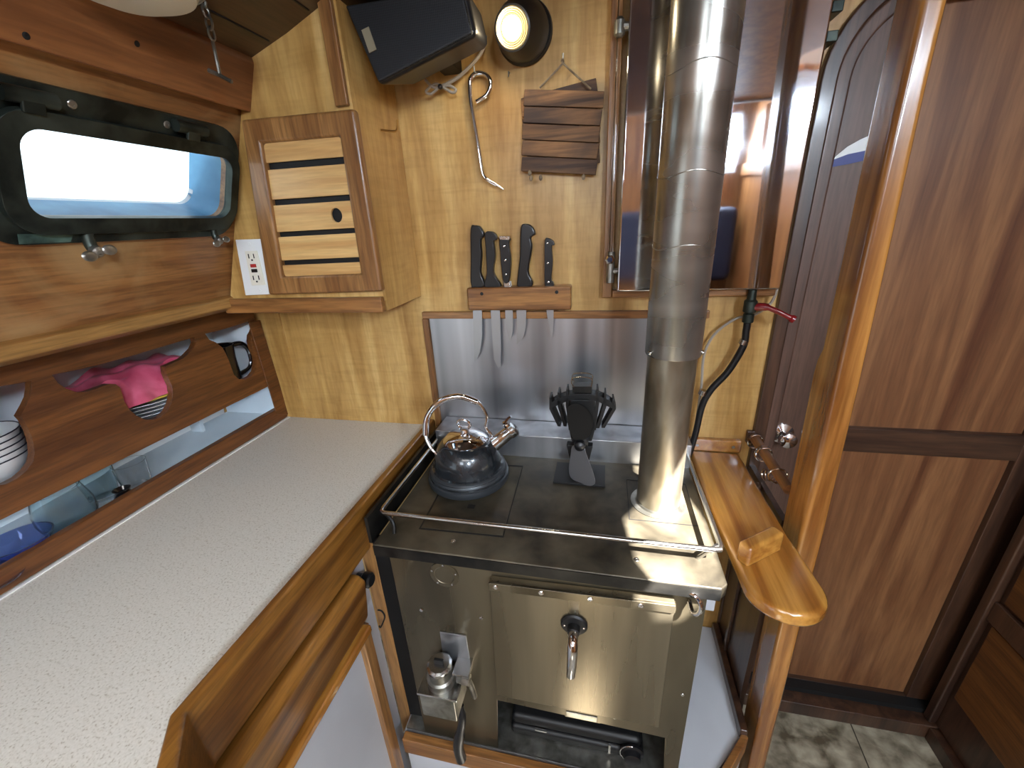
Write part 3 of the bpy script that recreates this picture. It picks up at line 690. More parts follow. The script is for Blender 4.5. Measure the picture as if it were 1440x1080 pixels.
# reading lamp
lb = at(737, 44, Y=-.01); ll = at(717, 36, Y=-.105)
t = thing('reading_lamp', 'round black wall lamp with a lit ribbed lens beside the speaker', 'lamp', (lb.x, 0, lb.z))
obj('lamp_base', B().lathe([(.052, 0), (.056, .004), (.054, .012), (.046, .018), (.001, .02)], (lb.x, -.001, lb.z), (0, -1, 0), 40), 'blackp', t)
axl = (V(ll.x, -.095, ll.z)-V(lb.x, -.012, lb.z)).normalized()
obj('lamp_shade', B().lathe([(.050, 0), (.052, .012), (.046, .040), (.038, .066), (.034, .080), (.031, .081), (.030, .076), (.001, .072)], V(lb.x, -.012, lb.z), axl, 40), 'blackp', t)
lc = V(lb.x, -.012, lb.z)+axl*.0765
obj('lens_ring', B().lathe([(.030, 0), (.031, .004), (.029, .006), (.0275, .005), (.026, .007), (.0245, .006), (.023, .008), (.0215, .007), (.020, .009), (.001, .009)], lc, axl, 40), 'lensring', t)
obj('lens', B().lathe([(.0175, .0), (.016, .005), (.011, .009), (.001, .010)], lc+axl*.009, axl, 32), 'lens', t)
light('reading_lamp_bulb', 'POINT', lc+axl*.030, .9, (1, .84, .58), .015)
# wall hook, nail, little hook
hp = [at(540,183,Y=-.10), at(566,185,Y=-.055), at(570,172,Y=-.055)]
tag(obj('cup_hook', B().tube([V(BXR+.001, -.095, hp[0].z+.002), V(BXR+.016, -.088, hp[0].z), V(BXR+.030, -.082, hp[0].z+.001), V(BXR+.034, -.080, hp[0].z+.020)], .0022, 8, smooth=4), 'brass'), 'small brass L-shaped hook on the plywood cabinet side', 'hook')
p = at(717, 103, Y=0)
tag(obj('nail', B().tube([V(p.x, 0, p.z), V(p.x, -.014, p.z-.001), V(p.x, -.016, p.z-.010)], .0013, 8), 'dullsteel'), 'tiny bent nail just below the reading lamp', 'nail')
# poker / stove tool
zz = [(720,517),(748,500),(775,478),(790,440),(788,405),(768,380),(738,371),(708,378),(690,405),(686,450),(692,520),(705,600),(720,690),(733,770),(745,850),(757,893),(785,918),(822,938)]
pk = thing('stove_tool', 'polished steel rod tool with a looped handle hanging on the wall', 'tool', at(670, 260, Y=-.015))
obj('rod', B().tube([at(470+u/3.6, v/3.6, Y=-.014) for u, v in zz], .0048, 12, smooth=3), 'chrome', pk)
obj('tip', B().tube([at(470+u/3.6, v/3.6, Y=-.014) for u, v in [(820,937),(840,947),(858,960)]], .0025, 10), 'steel', pk)
p = at(671, 100, Y=0)
tag(obj('nail', B().tube([V(p.x, 0, p.z-.006), V(p.x, -.022, p.z-.006), V(p.x, -.023, p.z+.004)], .0015, 8), 'dullsteel'), 'bent nail carrying the looped steel rod tool', 'nail')
# trivets
def trivet(name, label, c4, y, n, mat='trivet'):
    t = thing(name, label, 'trivet', (sum(p.x for p in c4)/4, y, min(p.z for p in c4)), 'wooden slat trivets')
    TL, TR, BR, BL = c4
    for k in range(n):
        a0, a1 = k/n+.006, (k+1)/n-.006; j = [random.uniform(-.002, .002) for _ in range(4)]
        q = [TL.lerp(BL, a0)+V(j[0],0,0), TR.lerp(BR, a0)+V(j[1],0,0), TR.lerp(BR, a1)+V(j[2],0,0), TL.lerp(BL, a1)+V(j[3],0,0)]
        o = obj('slat', B().prism([V(p.x, y, p.z) for p in q], (0, .007, 0)), mat, t, bev=.0012)
        o.data['k'] = k
    return t
z3 = lambda u, v, Y: at(470+u/3.6, v/3.6, Y=Y)
trivet('wooden_trivet', 'charred five-slat wooden trivet hanging in front on its cord', [z3(965,448,-.026), z3(1370,458,-.026), z3(1322,888,-.026), z3(946,868,-.026)], -.026, 5)
trivet('wooden_trivet', 'second dark trivet turned askew behind the front one', [z3(940,495,-.015), z3(1330,390,-.015), z3(1350,825,-.015), z3(985,880,-.015)], -.015, 4)
kc = z3(1160,325,-.012)
hc = thing('hanging_cord', 'knotted grey cord threaded through the two wooden trivets', 'cord', kc)
obj('cord_loop', B().tube([z3(1040,445,-.0285), kc+V(-.002,-.010,-.003), kc+V(0,-.014,.004), kc+V(.002,-.010,-.003), z3(1300,450,-.0285)], .0018, 8, smooth=3), 'rope', hc)
for (u, v) in ((990,876), (996,902), (1262,896), (1045,900)): obj('cord_knot', B().ball(z3(u, v, -.031), .0042, (1, .7, 1.4), 10), 'rope', hc)
tag(obj('nail', B().tube([V(kc.x, 0, kc.z+.004), V(kc.x, -.018, kc.z+.004), V(kc.x, -.019, kc.z+.016)], .0016, 8), 'dullsteel'), 'nail holding up the cord of the wooden trivets', 'nail')

# knives and rack
RZ0, RZ1 = 1.272, 1.327
kr = thing('knife_rack', 'slotted wooden knife rack screwed to the wall above the steel sheet', 'rack', (-.2, -.02, RZ0))
obj('rack_block', B().box(-.326, -.074, -.036, -.001, RZ0, RZ1), 'teakX', kr, bev=.004)
for (u, v) in ((162,532), (617,522)): disc_screw(kr, at(640+u/4.32, 290+v/4.32, Y=-.036), (0,-1,0), .0042, 'slot', 'screw_plug', .0006)
KY = -.017
def kz(u, v, y=KY): return at(640+u/4.32, 290+v/4.32, Y=y)
def knife(label, hpts, bpts, rivets=(), bolster=None, butt=None):
    hp = [kz(*p) for p in hpts]; zmin = min(p.z for p in hp)
    t = thing('kitchen_knife', label, 'knife', (sum(p.x for p in hp)/len(hp), KY, zmin-.08), 'kitchen knives in the rack')
    sm = catmull(hp, 4, True)
    obj('handle', B().prism([V(p.x, KY-.007, p.z) for p in sm], (0, .015, 0)), 'handle', t, bev=.0045, ang=50)
    bp = [kz(*p, -.019) for p in bpts]
    top = max(p.z for p in bp); x0 = min(p.x for p in bp if p.z > top-.01); x1 = max(p.x for p in bp if p.z > top-.01)
    bl = [V(x0, -.0185, zmin+.002)] + [V(p.x, -.0185, p.z) for p in bp] + [V(x1, -.0185, zmin+.002)]
    obj('blade', B().prism(bl, (0, .0018, 0)), 'blade', t, ang=60)
    for r in rivets: obj('rivet', B().lathe([(.0024, 0), (.0022, .0014), (.001, .0018)], kz(*r, KY-.0072), (0,-1,0), 12), 'chrome', t)
    if bolster: obj('bolster', B().prism([V(p.x, KY-.0068, p.z) for p in [kz(*q) for q in bolster]], (0, .014, 0)), 'steel', t, bev=.002)
    if butt: obj('butt_cap', B().prism([V(p.x, KY-.0075, p.z) for p in [kz(*q) for q in butt]], (0, .016, 0)), 'steel', t, bev=.001)
    return t
knife('big black-handled serrated knife at the far left of the rack', [(98,132),(122,116),(155,124),(180,175),(160,205),(165,300),(160,400),(182,462),(175,490),(103,492),(98,300)], [(108,640),(112,800),(116,945),(150,890),(164,790),(162,640)])
knife('black-handled carving knife second from the left in the rack', [(185,165),(215,152),(245,165),(258,200),(238,215),(246,300),(236,400),(276,470),(270,490),(185,490),(196,400),(190,260)], [(216,640),(226,800),(236,930),(262,985),(276,975),(278,860),(272,640)])
knife('riveted knife with a steel butt cap in the middle of the rack', [(275,195),(336,195),(330,230),(341,330),(330,455),(300,460),(284,370),(277,280)], [(304,640),(308,740),(330,818),(345,790),(352,740),(350,640)], [(297,243),(304,328),(309,414)], [(298,458),(334,458),(346,494),(300,494)], [(272,180),(337,180),(335,205),(276,203)])
knife('large black-handled curved boning knife, second from the right', [(400,130),(432,106),(470,122),(490,168),(462,190),(470,250),(448,390),(472,455),(460,488),(384,490),(382,420),(395,300)], [(372,640),(376,700),(374,842),(412,800),(428,740),(432,640)])
knife('small three-riveted paring knife alone at the right of the rack', [(548,205),(570,195),(597,212),(604,235),(588,245),(594,330),(586,440),(598,462),(598,486),(550,486),(545,340)], [(556,640),(566,720),(583,806),(596,770),(598,640)], [(561,224),(563,345),(566,461)])

# backsplash sheet with wood trim round it
tag(obj('backsplash', B().box(-.447, .20, -.004, 0, .90, 1.245), 'backsplash'), 'brushed stainless sheet on the wall behind the stove', 'backsplash')
struct('trim_15', B().box(-.462, .235, -.012, 0, 1.246, 1.264), 'teakX', bev=.002)
struct('trim_16', B().box(-.464, -.448, -.012, 0, .93, 1.246), 'teak', bev=.002)

# ================================================================== FUEL TANK
TX0, TX1, TZ0, TY = .028, .352, 1.316, -.055
tk = thing('fuel_tank', 'mirror-polished stainless tank framed in wood on the wall behind the flue', 'tank', (.19, 0, TZ0))
obj('tank_shell', B().box(TX0, TX1, TY, -.001, TZ0, 2.0), 'tank', tk, bev=.004)
ft = B().box(-.004, .018, -.030, -.0005, 1.298, 2.0)
obj('frame_stile', ft, 'teak', tk, bev=.003)
obj('frame_rail', B().box(.0185, .354, -.030, -.0005, 1.298, 1.315), 'teakX', tk, bev=.003)
sg_ = [at(864, 30, Y=-.045), at(858, 340, Y=-.045)]
sgx = .0125
obj('sight_glass', B().tube([V(sgx, -.045, 1.40), V(sgx, -.045, 1.83)], .0045, 14), 'glass', tk)
fit = obj('sight_fitting', B().tube([V(sgx, -.045, 1.335), V(sgx, -.045, 1.40)], [.009, .009, .006, .008], 12), 'dullsteel', tk)
obj('fitting_elbow', B().tube([V(sgx, -.045, 1.36), V(TX0+.004, -.045, 1.36)], .006, 10), 'dullsteel', fit)
obj('fitting_nut', B().lathe([(.008, -.006), (.010, -.003), (.010, .006), (.006, .009)], V(sgx-.002, -.05, 1.385), (0,-1,0), 6), 'chrome', fit)
f2 = obj('sight_fitting', B().lathe([(.006, 0), (.010, .004), (.010, .024), (.005, .030)], V(sgx, -.045, 1.775), (0,0,1), 14), 'dullsteel', tk)
obj('fitting_elbow', B().tube([V(sgx-.006, -.045, 1.79), V(TX0+.004, -.045, 1.79)], .007, 10), 'dullsteel', f2)
for z in (1.775, 1.735, 1.80):
    obj('mounting_lug', B().box(TX1+.0005, TX1+.018, TY+.006, -.001, z-.008, z+.008), 'bronze', tk, bev=.002)
# bottom valve
VX = .306; VY = -.04
vt = obj('drain_valve', B().lathe([(.006, 0), (.011, .003), (.011, .020), (.009, .022), (.013, .026), (.013, .048), (.009, .052), (.008, .072)], V(VX, VY, TZ0-.074), (0,0,1), 16), 'bronze', tk)
obj('valve_lever', B().tube([V(VX, VY, 1.276), V(VX+.022, VY-.012, 1.280), V(VX+.042, VY-.020, 1.274), V(VX+.066, VY-.024, 1.262), V(VX+.078, VY-.026, 1.256)], [.009, .008, .0055, .0055, .008], 12, smooth=4), 'red', vt)
hz = [V(VX, VY, 1.245), V(VX+.0, VY, 1.225)] + [at(u, v, Y=-.04) for u, v in [(1045,487),(1024,522),(1000,548),(987,572),(978,610),(966,648)]]
hs = tag(obj('fuel_hose', B().tube(hz, .0075, 12, smooth=6), 'hose'), 'black rubber hose from the tank valve down to the stove', 'hose')
for (u, v) in ((1047,478), (990,549)):
    p = at(u, v, Y=-.04); q_ = at(u-3, v+6, Y=-.04)
    obj('hose_clamp', B().tube([p, q_], .0095, 14), 'steel', hs)
wz = [at(u, v, Y=-.02) for u, v in [(1096,395),(1085,425),(1060,443),(1035,448),(1005,470),(990,500),(986,545),(978,600),(970,650)]]
tag(obj('copper_line', B().tube(wz, .003, 8, smooth=6), 'cable'), 'thin grey line looping from the tank corner behind the black hose', 'tube')

# ================================================================== FLUE PIPE
PX, PY = .127, -.235
fl = thing('flue_pipe', 'wide stainless flue pipe rising from the stove to the ceiling', 'pipe', (PX, PY, .9))
obj('lower_section', B().lathe([(.043, 0), (.0435, .001), (.0435, .33), (.043, .33)], V(PX, PY, .9025), seg=64, caps=True), 'pipelow', fl, ang=50)
obj('upper_section', B().lathe([(.0475, 0), (.0485, .002), (.0485, .688)], V(PX, PY, 1.232), seg=64, caps=True), 'pipe', fl, ang=50)
for zq in (1.42, 1.525, 1.66): obj('seam_bead', B().tube([V(PX+.0487*math.cos(a), PY+.0487*math.sin(a), zq+.004*math.sin(a*3)) for a in [2*PI*k/48 for k in range(48)]], .0008, 6, loop=True), 'pipe', fl)
for a, z in ((-2.6, 1.24), (-.35, 1.24)): disc_screw(fl, V(PX+.0485*math.cos(a), PY+.0485*math.sin(a), z), (math.cos(a), math.sin(a), 0), .004, 'steel', 'screw', .004)

# ================================================================== STOVE
SX0, SX1, SY0, SY1 = -.405, .190, -.430, -.01
st = thing('galley_stove', 'stainless diesel galley stove with oven door, worn steel top and guard rail', 'stove', (-.1, -.22, .285))
def rectl(x0, x1, z0, z1, y): return [V(x0,y,z0), V(x1,y,z0), V(x1,y,z1), V(x0,y,z1)]
front = [V(SX0,SY0,.285), V(-.215,SY0,.285), V(-.205,SY0,.468), V(.155,SY0,.455), V(.165,SY0,.285), V(SX1,SY0,.285), V(SX1,SY0,.872), V(SX0,SY0,.872)]
obj('front_panel', B().prism(front, (0, .004, 0)), 'stovefront', st, bev=.001)
obj('side_panel', B().box(SX0, SX0+.004, SY0+.004, SY1, .285, .872), 'darkside', st)
obj('gap_shade_panel', B().box(-.460, SX0, -.400, -.392, .285, .872), 'blackm', st)  # black sheet standing in for the shade between cabinet and stove
obj('side_panel', B().box(SX1-.004, SX1, SY0+.004, SY1, .285, .872), 'stovefront', st)
obj('oven_bottom', B().box(SX0+.004, SX1-.004, SY0+.004, SY1, .462, .468), 'darkside', st)
obj('base_pan', B().box(-.455, SX1-.004, SY0-.0, SY1, .2815, .287), 'dullsteel', st)
obj('back_panel', B().box(SX0+.004, SX1-.004, SY1, SY1+.004, .285, .90), 'darkside', st)
# top plate
TT = .900
topo = [V(-.424,-.052,.874), V(-.424,-.448,.874), V(.203,-.448,.874), V(.215,-.436,.874), V(.215,-.052,.874)]
tpz = obj('cooktop', B().prism(topo, (0, 0, TT-.874)), 'stovetop', st, bev=.003)
obj('cooktop_edge', B().box(-.4235, .203, -.4495, -.4478, .8745, .8975), 'darkside', tpz)
obj('burner_gap', B().plate([at(u,v,Z=TT) for u, v in [(589,744),(708,756),(736,655),(640,650)]], [[at(u,v,Z=TT) for u, v in [(592,742.5),(707,754),(734.5,656.5),(641.5,651.5)]]], (0,0,.0006)), 'slot', tpz)
obj('burner_lid', B().prism([at(u,v,Z=TT) for u, v in [(592.8,741.8),(706.5,753),(733.5,657.5),(642.5,652.3)]], (0,0,.0012)), 'stovetop', tpz)
p = at(663, 713, Z=TT); obj('lid_notch', B().box(p.x-.008, p.x+.008, p.y-.006, p.y+.006, TT+.001, TT+.002), 'slot', tpz)
obj('flue_plate_gap', B().plate([V(.065,-.30,TT), V(.195,-.30,TT), V(.195,-.16,TT), V(.065,-.16,TT)], [[V(.0665,-.2985,TT), V(.1935,-.2985,TT), V(.1935,-.1615,TT), V(.0665,-.1615,TT)]], (0,0,.0007)), 'slot', tpz)
obj('flue_collar', B().lathe([(.056, 0), (.056, .002), (.046, .003), (.045, .008), (.0437, .008), (.0437, .0005)], V(PX, PY, TT), seg=48, caps=False), 'dullsteel', tpz)
for (u, v) in ((637, 761), (895, 787)): disc_screw(tpz, at(u, v, Z=TT), (0,0,1), .005, 'steel')
# back riser and left guard
obj('back_riser', B().box(-.430, .215, -.092, -.006, TT-.02, .962), 'backsplash', st, bev=.002)
obj('left_guard', B().box(-.448, -.441, -.425, -.006, .88, .942), 'darkside', st)
# guard rail
R1 = [V(-.425,-.10,.936), V(-.430,-.385,.936), V(-.420,-.398,.936), V(.198,-.400,.936), V(.210,-.388,.936), V(.207,-.08,.936)]
gr = obj('guard_rail', B().tube([R1[0], R1[0].lerp(R1[1],.5), R1[1], V(-.428,-.394,.936), R1[2], R1[2].lerp(R1[3],.33), R1[2].lerp(R1[3],.66), R1[3], V(.2075,-.398,.936), R1[4], R1[4].lerp(R1[5],.5), R1[5]], .0048, 12), 'steel', st)
obj('rail_bracket', B().tube([V(-.415,-.398,.934), V(-.400,-.404,.920), V(-.396,-.412,.900)], .004, 8, smooth=4), 'darkside', gr)
obj('rail_bracket', B().tube([V(.178,-.385,.900), V(.192,-.397,.932), V(.207,-.385,.934), V(.205,-.365,.900)], .0035, 8, smooth=4), 'steel', gr)
# oven door
OD = [V(-.193,-.446,.845), V(.136,-.446,.852), V(.136,-.446,.512), V(-.200,-.446,.512)]
od = obj('oven_door', B().prism(OD, (0, .014, 0)), 'ovendoor', st, bev=.0015)
hs_ = obj('hinge_strip', B().prism([V(-.193,-.452,.828), V(.136,-.452,.835), V(.136,-.452,.853), V(-.193,-.452,.846)], (0, .006, 0)), 'ovendoor', od, bev=.001)
for x in (-.180, -.094, -.006, .080): disc_screw(hs_, V(x, -.452, .838+(x+.19)*.02), (0,-1,0), .005, 'chrome')
hx, hzz = -.034, .767
hd = obj('door_handle', B().lathe([(.024, 0), (.025, .003), (.022, .006), (.012, .008), (.011, .020), (.001, .021)], V(hx, -.446, hzz), (0,-1,0), 28), 'blackm', od)
obj('handle_lever', B().tube([V(hx, -.462, hzz), V(hx, -.478, hzz-.003), V(hx, -.486, hzz-.018), V(hx-.001, -.488, hzz-.05), V(hx-.003, -.487, hzz-.082)], [.009, .009, .0095, .009, .0085], 14, smooth=4), 'chrome', hd)
for a in (0, PI): disc_screw(hd, V(hx+.018*math.cos(a), -.452, hzz), (0,-1,0), .0025, 'chrome')
obj('latch_plate', B().box(-.052, .022, -.436, -.431, .470, .500), 'stovefront', st)
obj('latch_slot', B().box(-.050, .016, -.438, -.436, .474, .490), 'dullsteel', st, bev=.001)
for (x, z) in ((-.085, .492), (.052, .488), (-.19, .75), (.175, .60)): disc_screw(st, V(x, SY0, z), (0,-1,0), .0035, 'steel')
p = at(625, 808, Y=SY0)
fg = obj('inspection_flange', B().lathe([(.030, 0), (.030, .002), (.021, .003), (.020, .002), (.001, .0018)], V(p.x, SY0, p.z), (0,-1,0), 36), 'stovefront', st)
for a in range(5): disc_screw(fg, V(p.x+.026*math.cos(a*1.256+.3), SY0-.002, p.z+.026*math.sin(a*1.256+.3)), (0,-1,0), .0025, 'steel')
for (u, v) in ((593, 857), (677, 868)):
    p = at(u, v, Y=SY0); disc_screw(st, V(p.x, SY0, p.z), (0,-1,0), .004, 'chrome', 'screw', .003)
# flame viewing latch: torn towel hook at the right
p = at(975, 846, Y=-.445)
obj('oven_catch', B().tube([V(p.x-.030, -.435, p.z+.012), V(p.x-.004, -.448, p.z+.020), V(p.x+.008, -.456, p.z+.010), V(p.x+.008, -.458, p.z-.008), V(p.x, -.452, p.z-.018), V(p.x-.004, -.434, p.z-.010)], .004, 10, smooth=5), 'chrome', st)
# oil metering valve on the left
mv = obj('metering_valve', B().box(-.352, -.274, -.500, -.432, .490, .560), 'dullsteel', st, bev=.003)
obj('valve_cap_plate', B().box(-.355, -.267, -.503, -.431, .560, .566), 'steel', mv, bev=.001)
obj('valve_turret', B().lathe([(.030, 0), (.030, .018), (.026, .022), (.024, .040), (.020, .044), (.001, .044)], V(-.312, -.468, .566), (0,0,1), 28), 'dullsteel', mv)
obj('valve_dial', B().lathe([(.0255, .0), (.0265, .003), (.0265, .010), (.022, .013), (.001, .013)], V(-.312, -.468, .606), (0,0,1), 12), 'steel', mv)
obj('valve_knob', B().box(-.322, -.302, -.471, -.465, .618, .630), 'blackm', mv, bev=.001)
obj('valve_outlet', B().tube([V(-.275,-.468,.580), V(-.256,-.468,.580), V(-.250,-.462,.560), V(-.250,-.45,.50)], [.008, .009, .006, .006], 10, smooth=4), 'dullsteel', mv)
obj('outlet_nut', B().lathe([(.012, -.008), (.012, .008)], V(-.256,-.468,.582), (1,0,0), 6), 'dullsteel', mv)
obj('feed_hose', B().tube([V(-.28,-.46,.477), V(-.278,-.47,.44), V(-.288,-.485,.38), V(-.285,-.487,.33)], [.006, .009, .012, .012], 12, smooth=5), 'blackp', mv)
obj('valve_foot', B().tube([V(-.335,-.46,.476), V(-.335,-.46,.462), V(-.30,-.46,.462)], .006, 8), 'darkside', mv)  # dark bent tube under the metering valve
obj('mounting_plate', B().prism([at(u,v,Y=SY0) for u, v in [(619,887),(656,893),(662,932),(624,925)]], (0, -.003, 0)), 'backsplash', st, bev=.001)
obj('mounting_arm', B().box(-.285, -.250, -.470, -.430, .590, .596), 'steel', st)

# black appliance stowed under the oven
ap = thing('stowed_griddle', 'flat black folding griddle stowed in the gap under the oven', 'griddle', (-.05, -.30, .287))
obj('griddle_base', B().box(-.190, .125, -.395, -.12, .2875, .318), 'blackm', ap, bev=.010)
obj('griddle_lid', B().box(-.188, .118, -.392, -.12, .323, .355), 'blackm', ap, bev=.012)
obj('dial', B().lathe([(.026, 0), (.026, .006), (.020, .009), (.018, .020), (.001, .021)], V(.098, -.395, .322), (0,-1,0), 28), 'blackp', ap)
obj('dial_ring', B().tube([V(.098+.027*math.cos(a), -.402, .322+.027*math.sin(a)) for a in [PI*.5+PI*k/12 for k in range(13)]], .0016, 6), 'steel', ap)
obj('latch', B().box(-.128, -.100, -.399, -.394, .326, .331), 'steel', ap)
obj('latch', B().box(.045, .050, -.399, -.394, .298, .330), 'steel', ap)

# platform and its trims
struct('trim_17', B().prism([(-.46,-.44,.26), (.255,-.44,.26), (.292,-.375,.26), (.362,-.298,.26), (.362,-.004,.26), (-.46,-.004,.26)], (0,0,.0205)), 'white')
struct('trim_18', B().box(-.452, .252, -.462, -.441, .242, .296), 'teakX', bev=.003)
struct('trim_19', B().prism([V(.256,-.458,.236), V(.270,-.436,.236), V(.374,-.303,.236), V(.364,-.292,.236), V(.258,-.425,.236), V(.246,-.441,.236)], (0,0,.060)), 'teakX', bev=.003)
pc_ = thing('platform_cabinet', 'white painted cupboard with a small wood drawer below the stove', 'cabinet', (-.1, -.3, 0))
obj('cupboard_front', B().box(-.455, .25, -.446, -.436, .0, .24), 'white', pc_)
dw = obj('drawer_front', B().box(-.215, .22, -.457, -.446, .03, .225), 'mahogX', pc_, bev=.002)
obj('drawer_panel', B().box(-.19, .20, -.459, -.456, .05, .205), 'teakX', dw, bev=.002)
obj('drawer_knob', B().lathe([(.005, 0), (.006, .006), (.012, .012), (.013, .018), (.009, .023), (.001, .024)], V(-.155, -.459, .196), (0,-1,0), 20), 'cream', dw)
obj('cupboard_side', B().prism([(.256,-.446,0), (.37,-.30,0), (.364,-.296,0), (.25,-.440,0)], (0,0,.24)), 'white', pc_)
struct('trim_20', B().box(.1925, .213, -.405, -.37, .80, .872), 'white', bev=.002)
struct('trim_21', B().prism([V(.355,-.010,.282), V(.372,-.010,.282), V(.372,-.30,.282), V(.355,-.30,.282)], (0,0,.03)), 'mahogdark', bev=.003)

# ================================================================== KETTLE
kc0 = V(-.303, -.205, TT+.0012)
kt = thing('kettle', 'dark enamel whistling kettle with chrome loop handle on the stove', 'kettle', kc0)
tl = Matrix.Rotation(math.radians(4), 4, 'Y')
obj('kettle_body', B().lathe([(.076, .012), (.092, .022), (.090, .034), (.080, .042), (.079, .050), (.076, .066), (.070, .086), (.058, .101), (.050, .105), (.001, .106)], kc0, seg=56), 'enamel', kt, ang=40)
obj('base_ring', B().lathe([(.080, 0), (.094, .004), (.097, .012), (.095, .020), (.088, .024), (.092, .028), (.089, .036), (.082, .040), (.060, .040)], kc0, seg=56), 'enameltrim', kt, ang=40)
ld = obj('lid', B().lathe([(.051, .102), (.052, .106), (.044, .115), (.024, .122), (.010, .125), (.008, .131), (.012, .134), (.001, .136)], kc0, seg=40), 'chrome', kt, ang=40)
rc = kc0+V(0, 0, .144)
obj('lid_ring', B().tube([rc+V(.015*math.cos(a), -.003*math.sin(a), .013*math.sin(a)) for a in [2*PI*k/24 for k in range(24)]], .0032, 10, loop=True), 'chrome', ld)
sd = V(.80, .25, .62).normalized()
s0_ = kc0+V(.052, .016, .078); 
spt = obj('spout', B().lathe([(.019, 0), (.017, .03), (.016, .058), (.018, .062), (.018, .068), (.015, .070), (.001, .068)], s0_, sd, 28), 'chrome', kt)
e_ = s0_+sd*.066
obj('whistle_cap', B().lathe([(.015, 0), (.018, .002), (.018, .010), (.010, .014), (.001, .014)], e_, sd, 24), 'steel', spt)
obj('whistle_lever', B().tube([e_+V(-.002,-.004,.008), e_+V(-.012,-.006,.020), e_+V(-.006,-.006,.032), e_+V(.002,-.006,.040)], [.006, .007, .003, .003], 8, smooth=4), 'chrome', spt)
hpts = [kc0+V(-.058,-.036,.080), kc0+V(-.070,-.036,.094), kc0+V(-.086,-.026,.124), kc0+V(-.082,-.014,.164), kc0+V(-.054,-.004,.198), kc0+V(-.010,.006,.211), kc0+V(.032,.012,.196), kc0+V(.050,.016,.162), kc0+V(.047,.014,.132), kc0+V(.058,.016,.112), kc0+V(.052,.016,.100)]
hb = obj('kettle_handle', B().tube(hpts, [.0042]*12+[.0045]*8+[.0042]*12, 12, smooth=7), 'chrome', kt)
obj('handle_grip', B().tube(hpts[2:7], .0072, 12, smooth=7), 'chrome', hb)

# ================================================================== STOVE FAN
fc = V(-.043, -.155, TT)
fn = thing('stove_fan', 'black heat-powered fan with finned crown standing on the stovetop', 'fan', fc)
obj('base_plate', B().box(fc.x-.058, fc.x+.060, fc.y-.045, fc.y+.040, TT, TT+.006), 'blackm', fn, bev=.001)
obj('lower_column', B().quadring([[fc+V(x*.9, y, .006) for x, y in ((-.022,-.014),(.022,-.014),(.022,.014),(-.022,.014))], [fc+V(x*1.0, y, .045) for x, y in ((-.022,-.012),(.022,-.012),(.022,.012),(-.022,.012))], [fc+V(x, y, .085) for x, y in ((-.030,-.010),(.030,-.010),(.030,.010),(-.030,.010))]]), 'blackm', fn, bev=.002)
def cz(u, v, Y=-.150): return at(530+u/3.892, 520+v/3.892, Y=Y)
band = [(945,185),(985,160),(1040,140),(1100,132),(1160,132),(1215,142),(1265,165),(1300,190),(1292,215),(1250,195),(1205,172),(1150,162),(1100,162),(1050,170),(1000,190),(958,212)]
cr_ = obj('finned_crown', B().prism([cz(*q_) for q_ in band], (0, .030, 0)), 'blackm', fn, bev=.001)
fins = [((948,152),(952,215),(998,310)),((992,125),(998,200),(1030,310)),((1040,108),(1042,190),(1058,330)),((1204,108),(1206,180),(1190,330)),((1250,130),(1246,200),(1208,320)),((1292,165),(1298,215),(1238,318))]
for a0, a1, a2 in fins:
    p0, p1, p2 = cz(*a0), cz(*a1), cz(*a2); w = V(.0035, 0, 0)
    obj('fin', B().quadring([[p0-w*.5, p0+w*.5, p0+w*.5+V(0,.034,0), p0-w*.5+V(0,.034,0)], [p1-w, p1+w*1.2, p1+w*1.2+V(0,.034,0), p1-w+V(0,.034,0)], [p2-w, p2+w, p2+w+V(0,.034,0), p2-w+V(0,.034,0)]]), 'blackm', cr_, ang=20)
obj('heat_sink', B().prism([cz(*q_) for q_ in [(1058,165),(1190,165),(1196,320),(1176,392),(1066,392),(1050,320)]], (0, .020, 0)), 'blackm', fn, bev=.002)
obj('cap_block', B().prism([cz(*q_) for q_ in [(1070,92),(1175,92),(1175,128),(1070,128)]], (0, .028, 0)), 'darkside', fn, bev=.001)
wl = B()
for yo in (0, .026): wl.tube([cz(1078,95)+V(0,yo,0), cz(1064,70)+V(0,yo,0), cz(1072,46)+V(0,yo,0), cz(1110,40)+V(0,yo,0), cz(1150,42)+V(0,yo,0), cz(1178,55)+V(0,yo,0), cz(1172,92)+V(0,yo,0)], .0012, 6, smooth=4)
obj('carry_handle', wl, 'steel', fn)
hbz = cz(1112, 400, -.185)
mt_ = obj('motor', B().lathe([(.016, 0), (.018, .004), (.018, .030), (.012, .034), (.001, .034)], hbz+V(0,.030,0), (0,-1,0), 24), 'blackp', fn)
def blade(pts, name, mat, tw):
    b = B(); c = hbz+V(0,-.008,0); pl = [cz(*q_, -.195) for q_ in pts]
    A = [V(p.x, p.y+(p.x-c.x)*tw, p.z) for p in pl]
    b.prism(A, (0, .0022, 0)); return obj(name, b, mat, fn, bev=.0008)
blade([(v.x, v.y) for v in catmull([V(*q_, 0) for q_ in [(1085,380),(1055,320),(1042,240),(1050,190),(1090,180),(1140,210),(1178,270),(1182,330),(1150,385)]], 4, True)], 'fan_blade', 'matte', .45)
M['alu'] = plain('aluminium_blade', srgb(176, 178, 184), .30, .85)
blade([(v.x, v.y) for v in catmull([V(*q_, 0) for q_ in [(1072,425),(1058,480),(1048,560),(1060,605),(1110,620),(1170,618),(1196,590),(1180,530),(1148,455),(1130,415)]], 4, True)], 'fan_blade', 'alu', -.5)
obj('fan_hub', B().lathe([(.012, 0), (.013, .004), (.011, .014), (.006, .018), (.001, .019)], hbz+V(0,-.004,0), (0,-1,0), 24), 'blackp', fn)

